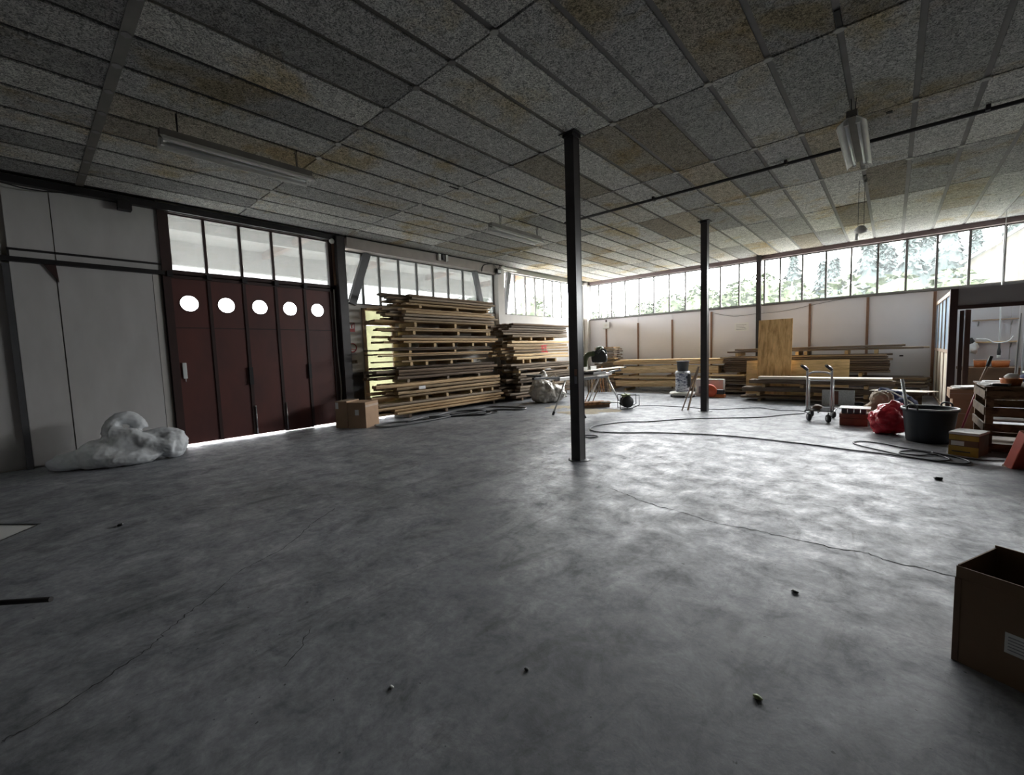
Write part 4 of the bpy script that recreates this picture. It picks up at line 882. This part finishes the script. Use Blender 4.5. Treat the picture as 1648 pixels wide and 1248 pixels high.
MB().lathe([(0, 0), (.03, 0), (.035, .08), (.02, .18), (.02, .28), (0, .28)], 12, Matrix.Translation((1.87, 15.0, 1.07))).build('socket', m_dgrey, t); MB().cyl((1.87, 15, 1.0), (1.87, 15, 1.07), .03, .03, 10).build('bulb', m_tube, t)
for x, w, lb in ((2.08, .05, 'narrow grey steel upright leaning inside the office'), (2.2, .11, 'broad grey steel upright inside the office')):
    t = thing('steel_upright', (x, 14.6, 0), lb, 'upright'); MB().beam((x, 14.6, 0), (x+.05, 14.62, 2.3), w, .03, (0, 1, 0)).build('profile', m_alu if w < .1 else m_rim, t)
    MB().beam((x, 14.585, .3), (x+.04, 14.6, 2.0), w*.3, .01, (0, 1, 0)).build('groove', m_mull, t)
t = thing('coat_bundle', (1.47, 14.9, 1.0), 'white and black bundle hanging at the edge of the office opening', 'bundle')
MB().blob((1.5, 15.6, 1.25), (.1, .12, .14), 3, .4, 2, 3).build('white_cloth', m_paper, t); MB().blob((1.46, 15.62, 1.4), (.07, .1, .1), 6, .4, 2, 3).build('dark_cloth', m_dgrey, t); MB().cyl((1.48, 15.7, 1.35), (1.48, YB-.01, 1.5), .01, n=6).build('hook', m_metal, t)
# ------------------------------------------------------------------ cables and hoses on the floor
def cable(pts, r, mat, label, cat='cable', nm='floor_cable', n=6):
    out = []
    for i, (x, y) in enumerate(pts): out.append((x, y, r+.002))
    P = spline(out, 6); rr = random.Random(len(pts)); bump_ = []
    return tag(MB().tube(P, r, n).build(nm, mat), label, cat)
cable([(-5.05,10.5),(-4.51,10.83),(-3.75,10.85),(-3.11,10.73),(-2.69,11.15),(-2.3,11.45),(-1.92,11.22),(-1.5,11.3),(-1.3,11.0)], .008, m_cable, 'thin black cable from the reel past the middle post to the trolley')
cable([(-1.36,10.9),(-1.68,10.48),(-2.03,9.91),(-2.63,9.48),(-3.02,9.17),(-3.39,8.78),(-3.7,8.35),(-4.05,8.1),(-4.25,7.72),(-4.36,7.31),(-4.24,6.99),(-3.97,6.86),(-3.6,6.99),(-3.05,7.32),(-2.4,7.55),(-1.84,7.64),(-1.3,7.6),(-.82,7.54),(-.38,7.44),(.01,7.38),(.3,7.31),(.51,7.25),(.66,7.25),(.74,7.38),(.70,7.56),(.6,7.68),(.43,7.8)], .010, m_cable, 'long black cable curving round the open floor to the yellow carton', n=8)
cable([(.43,7.8),(.16,7.95),(-.07,8.14),(-.31,8.18),(-.39,8.01),(-.28,7.8),(.0,7.55),(.24,7.33),(.41,7.3),(.54,7.36),(.57,7.5),(.5,7.64),(.38,7.78),(.24,7.8),(.12,7.65),(.15,7.53),(.31,7.53),(.43,7.66),(.6,7.7),(.8,7.6),(1.05,7.7)], .009, m_cable, 'coiled black cable loops in front of the black tub', n=8)
cable([(-4.03,6.46),(-3.9,6.53),(-3.78,6.48),(-3.84,6.32),(-3.98,6.36)], .01, m_cable, 'short loop of dark wire beside the nearest post', 'wire', 'wire_loop')
cable([(-8.45,4.99),(-8.5,5.35),(-8.34,5.83),(-8.5,6.36),(-8.5,6.79),(-8.6,7.3),(-8.45,8.1),(-8.4,8.6),(-7.7,8.84),(-7.27,8.77),(-7.29,8.49),(-7.82,8.22),(-7.93,7.64),(-8.01,6.87),(-7.95,6.25),(-7.95,5.56),(-8.03,5.06),(-8.25,4.93),(-8.4,4.97)], .022, m_hose, 'grey hose looped along the foot of the tallest stack', 'hose', 'floor_hose', 8)
cable([(-8.55,6.6),(-8.6,7.4),(-8.2,7.89),(-7.63,7.79),(-7.46,7.4),(-7.7,7.17),(-8.1,6.66),(-8.4,6.43)], .02, m_cable, 'dark hose coil lying over the grey hose by the tallest stack', 'hose', 'floor_hose', 8)
cable([(-8.3,7.0),(-8.2,7.6),(-7.8,8.0),(-7.5,7.9),(-7.6,7.5),(-8.0,6.9),(-8.25,6.2),(-8.3,5.7)], .016, m_cable, 'thinner black cable tangled with the hoses by the tallest stack', 'cable', 'floor_cable', 6)
mb = MB()
for x, y, a, b in ((-5.6, 9.2, .5, .6), (-6.3, 9.9, .5, .6), (-5.2, 9.5, .3, .35), (-5.9, 8.75, .4, .3), (-6.8, 9.5, .35, .4)):
    n = 22; rr = random.Random(int(a*100+b*1000)); ph = [(x+a*math.cos(2*PI*i/n)*rr.uniform(.55, 1.1), y+b*math.sin(2*PI*i/n)*rr.uniform(.55, 1.1)) for i in range(n)]
    mb.add([(x, y, .012)]+[(p, q, .001) for p, q in ph], [(0, i+1, (i+1) % n+1) for i in range(n)])
sd = mb.build('sawdust', M_('sawdust_pale', (.50, .43, .31), .95, .3, 12)); tag(sd, 'pale yellowish sawdust spread on the floor under the saw stand', 'sawdust', None, 'stuff')
# ------------------------------------------------------------------ near-floor oddments on the left
t = thing('steel_pipe', (-4.2, -.25, 0), 'thin dark steel pipe propped at floor level near the left frame edge', 'pipe')
MB().tube([(-3.85, .0, .085), (-4.9, -.97, .05)], .016, 10).build('pipe_body', m_black, t); MB().tube([(-4.9, -.97, .05), (-4.9, -.97, .0)], .02, 8).build('pipe_end', m_black, t); MB().tube([(-4.75, -1.1, .012), (-5.05, -.85, .012)], .014, 6).build('cross_foot', m_black, t); MB().cyl((-4.3, -.43, 0), (-4.3, -.43, .06), .012, n=8).build('prop', m_black, t)
t = thing('edged_panel', (-6.2, -.4, 0), 'white panel with dark edging lying on the floor at the left frame edge', 'panel')
mm = rotz((-6.07, -.01, 0), 0)
poly = [(-6.07, -.01), (-6.9, -.62), (-6.5, -1.05), (-5.68, -.32)]
MB().prism(poly, 0.001, .022).build('panel_face', m_paper, t)
n = len(poly); eb = MB()
for i in range(n): eb.beam((*poly[i], .014), (*poly[(i+1) % n], .014), .022, .028)
eb.build('edging', m_dgrey, t)
for i, (x, y, s_, m, lb) in enumerate([(-5.43, .49, .03, m_black, 'small black scrap on the floor near the white panel'), (-.39, 1.95, .018, m_lime, 'small pale nut-like scrap on the floor before the large open box'), (-1.67, .99, .012, m_paper, 'tiny white fleck on the floor at the bottom centre'), (.41, 6.36, .04, m_dgrey, 'flat dark chip on the floor before the cable loops'), (-.4, 2.97, .02, m_dgrey, 'dark chip on the floor left of the large open box'), (-1.26, 1.46, .012, m_dgrey, 'small dark pebble on the floor in front, near bottom centre')]):
    o = MB().blob((x, y, s_*.35), (s_, s_*.7, s_*.4), i+2, .4, 2.2, 2, flat=.0).build('floor_scrap', m); tag(o, lb, 'scrap')

# ------------------------------------------------------------------ outside: yard, canopy, trees, house
g = BOX((-60, YB+7, -.3), (60, 90, -.1), 'ground_behind', m_grass); g['kind'] = 'structure'
g = BOX((-60, YB+.4, -.3), (60, YB+7, -.1), 'bounce_strip', m_bounce); g['kind'] = 'structure'  # unseen strip added to bounce sky light up to the ceiling
g = BOX((-60, -40, -.3), (XL-.4, YB+.4, -.1), 'yard_ground', m_yard); g['kind'] = 'structure'
c = MB().box((-14.6, -8, 4.75), (-9.95, 15.5, 4.9)).build('canopy_roof', m_canopy); c['kind'] = 'structure'
BOX((-14.4, -8, 4.13), (-14.2, 15.5, 4.75), 'edge_beam', m_canopy, c); BOX((-12.2, -8, 4.5), (-12.05, 15.5, 4.75), 'purlin', m_canopy, c)
for k in range(8): BOX((-14.2, -7+3*k, 4.55), (-9.95, -6.85+3*k, 4.75), 'rafter', m_strip, c)
for y in (-7, 7.3, 15.3): BOX((-14.4, y, -.1), (-14.2, y+.2, 4.13), 'canopy_post', m_strip, c)
def tree(x, y, h, r, kind, label, seed):
    rr = random.Random(seed)
    t = thing('pine_tree' if kind == 'p' else 'leafy_tree' if kind == 'l' else 'bush', (x, y, -.1), label, 'tree' if kind != 'b' else 'bush')
    if kind != 'b': MB().cyl((x, y, -.1), (x, y, h*.8), .16, .05, 8).build('trunk', m_bark, t)
    mb = MB(); n = 900 if kind != 'b' else 600
    for i in range(n):
        if kind == 'p':
            f = rr.random()**.8; z = h*(.12+.88*f); q = r*(1-f)*(.65+.35*math.sin(f*26+seed))+.12
        else:
            f = rr.random(); z = h*(-.03+1.03*f) if kind == 'b' else h*(.3+.7*f); q = r*math.sqrt(max(.03, 1-(2*f-.9)**2*.8))
        a = rr.random()*2*PI; q *= rr.uniform(.45, 1.0)
        c = Vector((x+q*math.cos(a), y+q*math.sin(a), z)); s_ = rr.uniform(.12, .3)
        d = Vector((math.cos(a), math.sin(a), -.5 if kind == 'p' else rr.uniform(-.6, .8))).normalized(); e = d.cross(Vector((rr.uniform(-1, 1), rr.uniform(-1, 1), 1))).normalized()
        nrm = d.cross(e)
        mb.add([c-e*s_*.5, c+d*s_+nrm*.05, c+e*s_*.5, c-d*s_*.6], [(0, 1, 2, 3)])
    if kind == 'p':
        mb.lathe([(.02, h*.97), (r*.42, h*.55), (r*.72, h*.2), (r*.5, h*.1), (.02, h*.08)][::-1], 9, Matrix.Translation((x, y, 0)))
    else: mb.blob((x, y, h*(.45 if kind == 'b' else .64)), (r*.78, r*.78, h*(.45 if kind == 'b' else .3)), seed, .45, 2.2, 2)
    mb.build('foliage', m_foli if kind == 'p' else m_foli2, t)
k = 0
for x, y, h, r, kd, d in [(-17, 31, 4.6, 1.3, 'l', 'small leafy tree behind the far corner of the clerestory'), (-14.8, 33, 5.2, 1.5, 'l', 'second leafy tree behind the left clerestory'), (-12.6, 33, 5.5, 1.7, 'l', 'round leafy tree behind the left clerestory'), (-10.2, 32, 5.8, 1.6, 'l', 'leafy tree with open crown behind the left clerestory'), (-6.4, 31, 5.9, 1.9, 'l', 'broad leafy tree behind the middle post'), (-4.4, 30, 6.6, 1.6, 'p', 'dark pine just left of the wall post'),
    (-2.5, 30, 6.1, 1.5, 'p', 'pine just right of the wall post'), (-1.1, 31, 7.4, 1.7, 'p', 'tall pointed pine behind the right clerestory'), (.6, 31, 7.2, 1.8, 'p', 'bluish pine behind the right clerestory'), (2.1, 32, 8.2, 1.9, 'p', 'tallest pine behind the right clerestory'), (-.2, 33, 6.8, 1.7, 'p', 'pine half hidden between two taller pines'), (6.0, 33, 8.0, 2.1, 'p', 'large pine right of the beige house'), (7.6, 30, 8.2, 2.0, 'p', 'dense pine at the right end of the clerestory'), (3.6, 38, 8.0, 1.9, 'p', 'pine standing behind the beige house')]:
    k += 1; tree(x, y, h, r, kd, d, k)
for x, y, h, r, kd, d in [(-8.3, 34, 6.0, 1.9, 'l', 'leafy tree rising behind the middle of the left clerestory'), (-.6, 35, 7.9, 1.8, 'p', 'pine behind the tall pointed pine'), (1.4, 36, 8.6, 1.9, 'p', 'slim dark pine beside the tallest pine'), (5.2, 39, 9.2, 1.9, 'p', 'tall pine above the lean-to roof'), (9.4, 33, 8.8, 2.2, 'p', 'outermost pine past the right window end'), (-3.4, 34, 6.6, 1.6, 'p', 'small pine behind the wall post'), (-25, 24, 6.4, 2.0, 'l', 'broad leafy tree west of the building, behind the side clerestory'), (-22, 27.5, 6.0, 1.8, 'l', 'second leafy tree west of the building, behind the side clerestory'), (-19.5, 33, 4.8, 1.6, 'l', 'leftmost leafy tree, seen through the side clerestory')]:
    k += 1; tree(x, y, h, r, kd, d, k)
for x, y, h, r, d in [(-3.7, 25, 4.5, 1.5, 'yellow-green bush left of the wall post'), (-1.7, 25.5, 4.5, 1.5, 'yellow-green bush right of the wall post'), (.1, 25, 4.3, 1.4, 'green bush under the tall pointed pine'), (1.8, 25.5, 4.3, 1.3, 'green bush beside the beige house'), (-5.8, 25.5, 4.2, 1.5, 'green bush behind the middle post'), (-7.8, 26, 3.9, 1.5, 'low bush behind the left clerestory'), (-10, 26, 3.7, 1.5, 'second low bush toward the far corner'), (-12.2, 26.5, 3.6, 1.6, 'third low bush toward the far corner')]:
    k += 1; tree(x, y, h, r, 'b', d, k)
t = thing('beige_house', (4.5, 33, -.1), 'beige house with sloping gable roof seen through the right clerestory', 'house')
MB().prism([(2.6, -.1), (4.4, -.1), (4.4, 6.4), (2.6, 5.1)], 30, 34, Matrix(((1,0,0,0),(0,0,1,0),(0,1,0,0),(0,0,0,1)))).build('wall', m_house, t)
MB().beam((2.3, 29.8, 5.0), (4.5, 29.8, 6.55), .5, .14, (0, 0, 1)).build('roof_edge', m_roof, t)
BOX((4.45, 29.5, -.1), (6.6, 33, 4.9), 'lean_to', m_house, t); BOX((4.35, 29.3, 4.9), (6.8, 33.2, 5.05), 'lean_to_roof', m_roof, t)
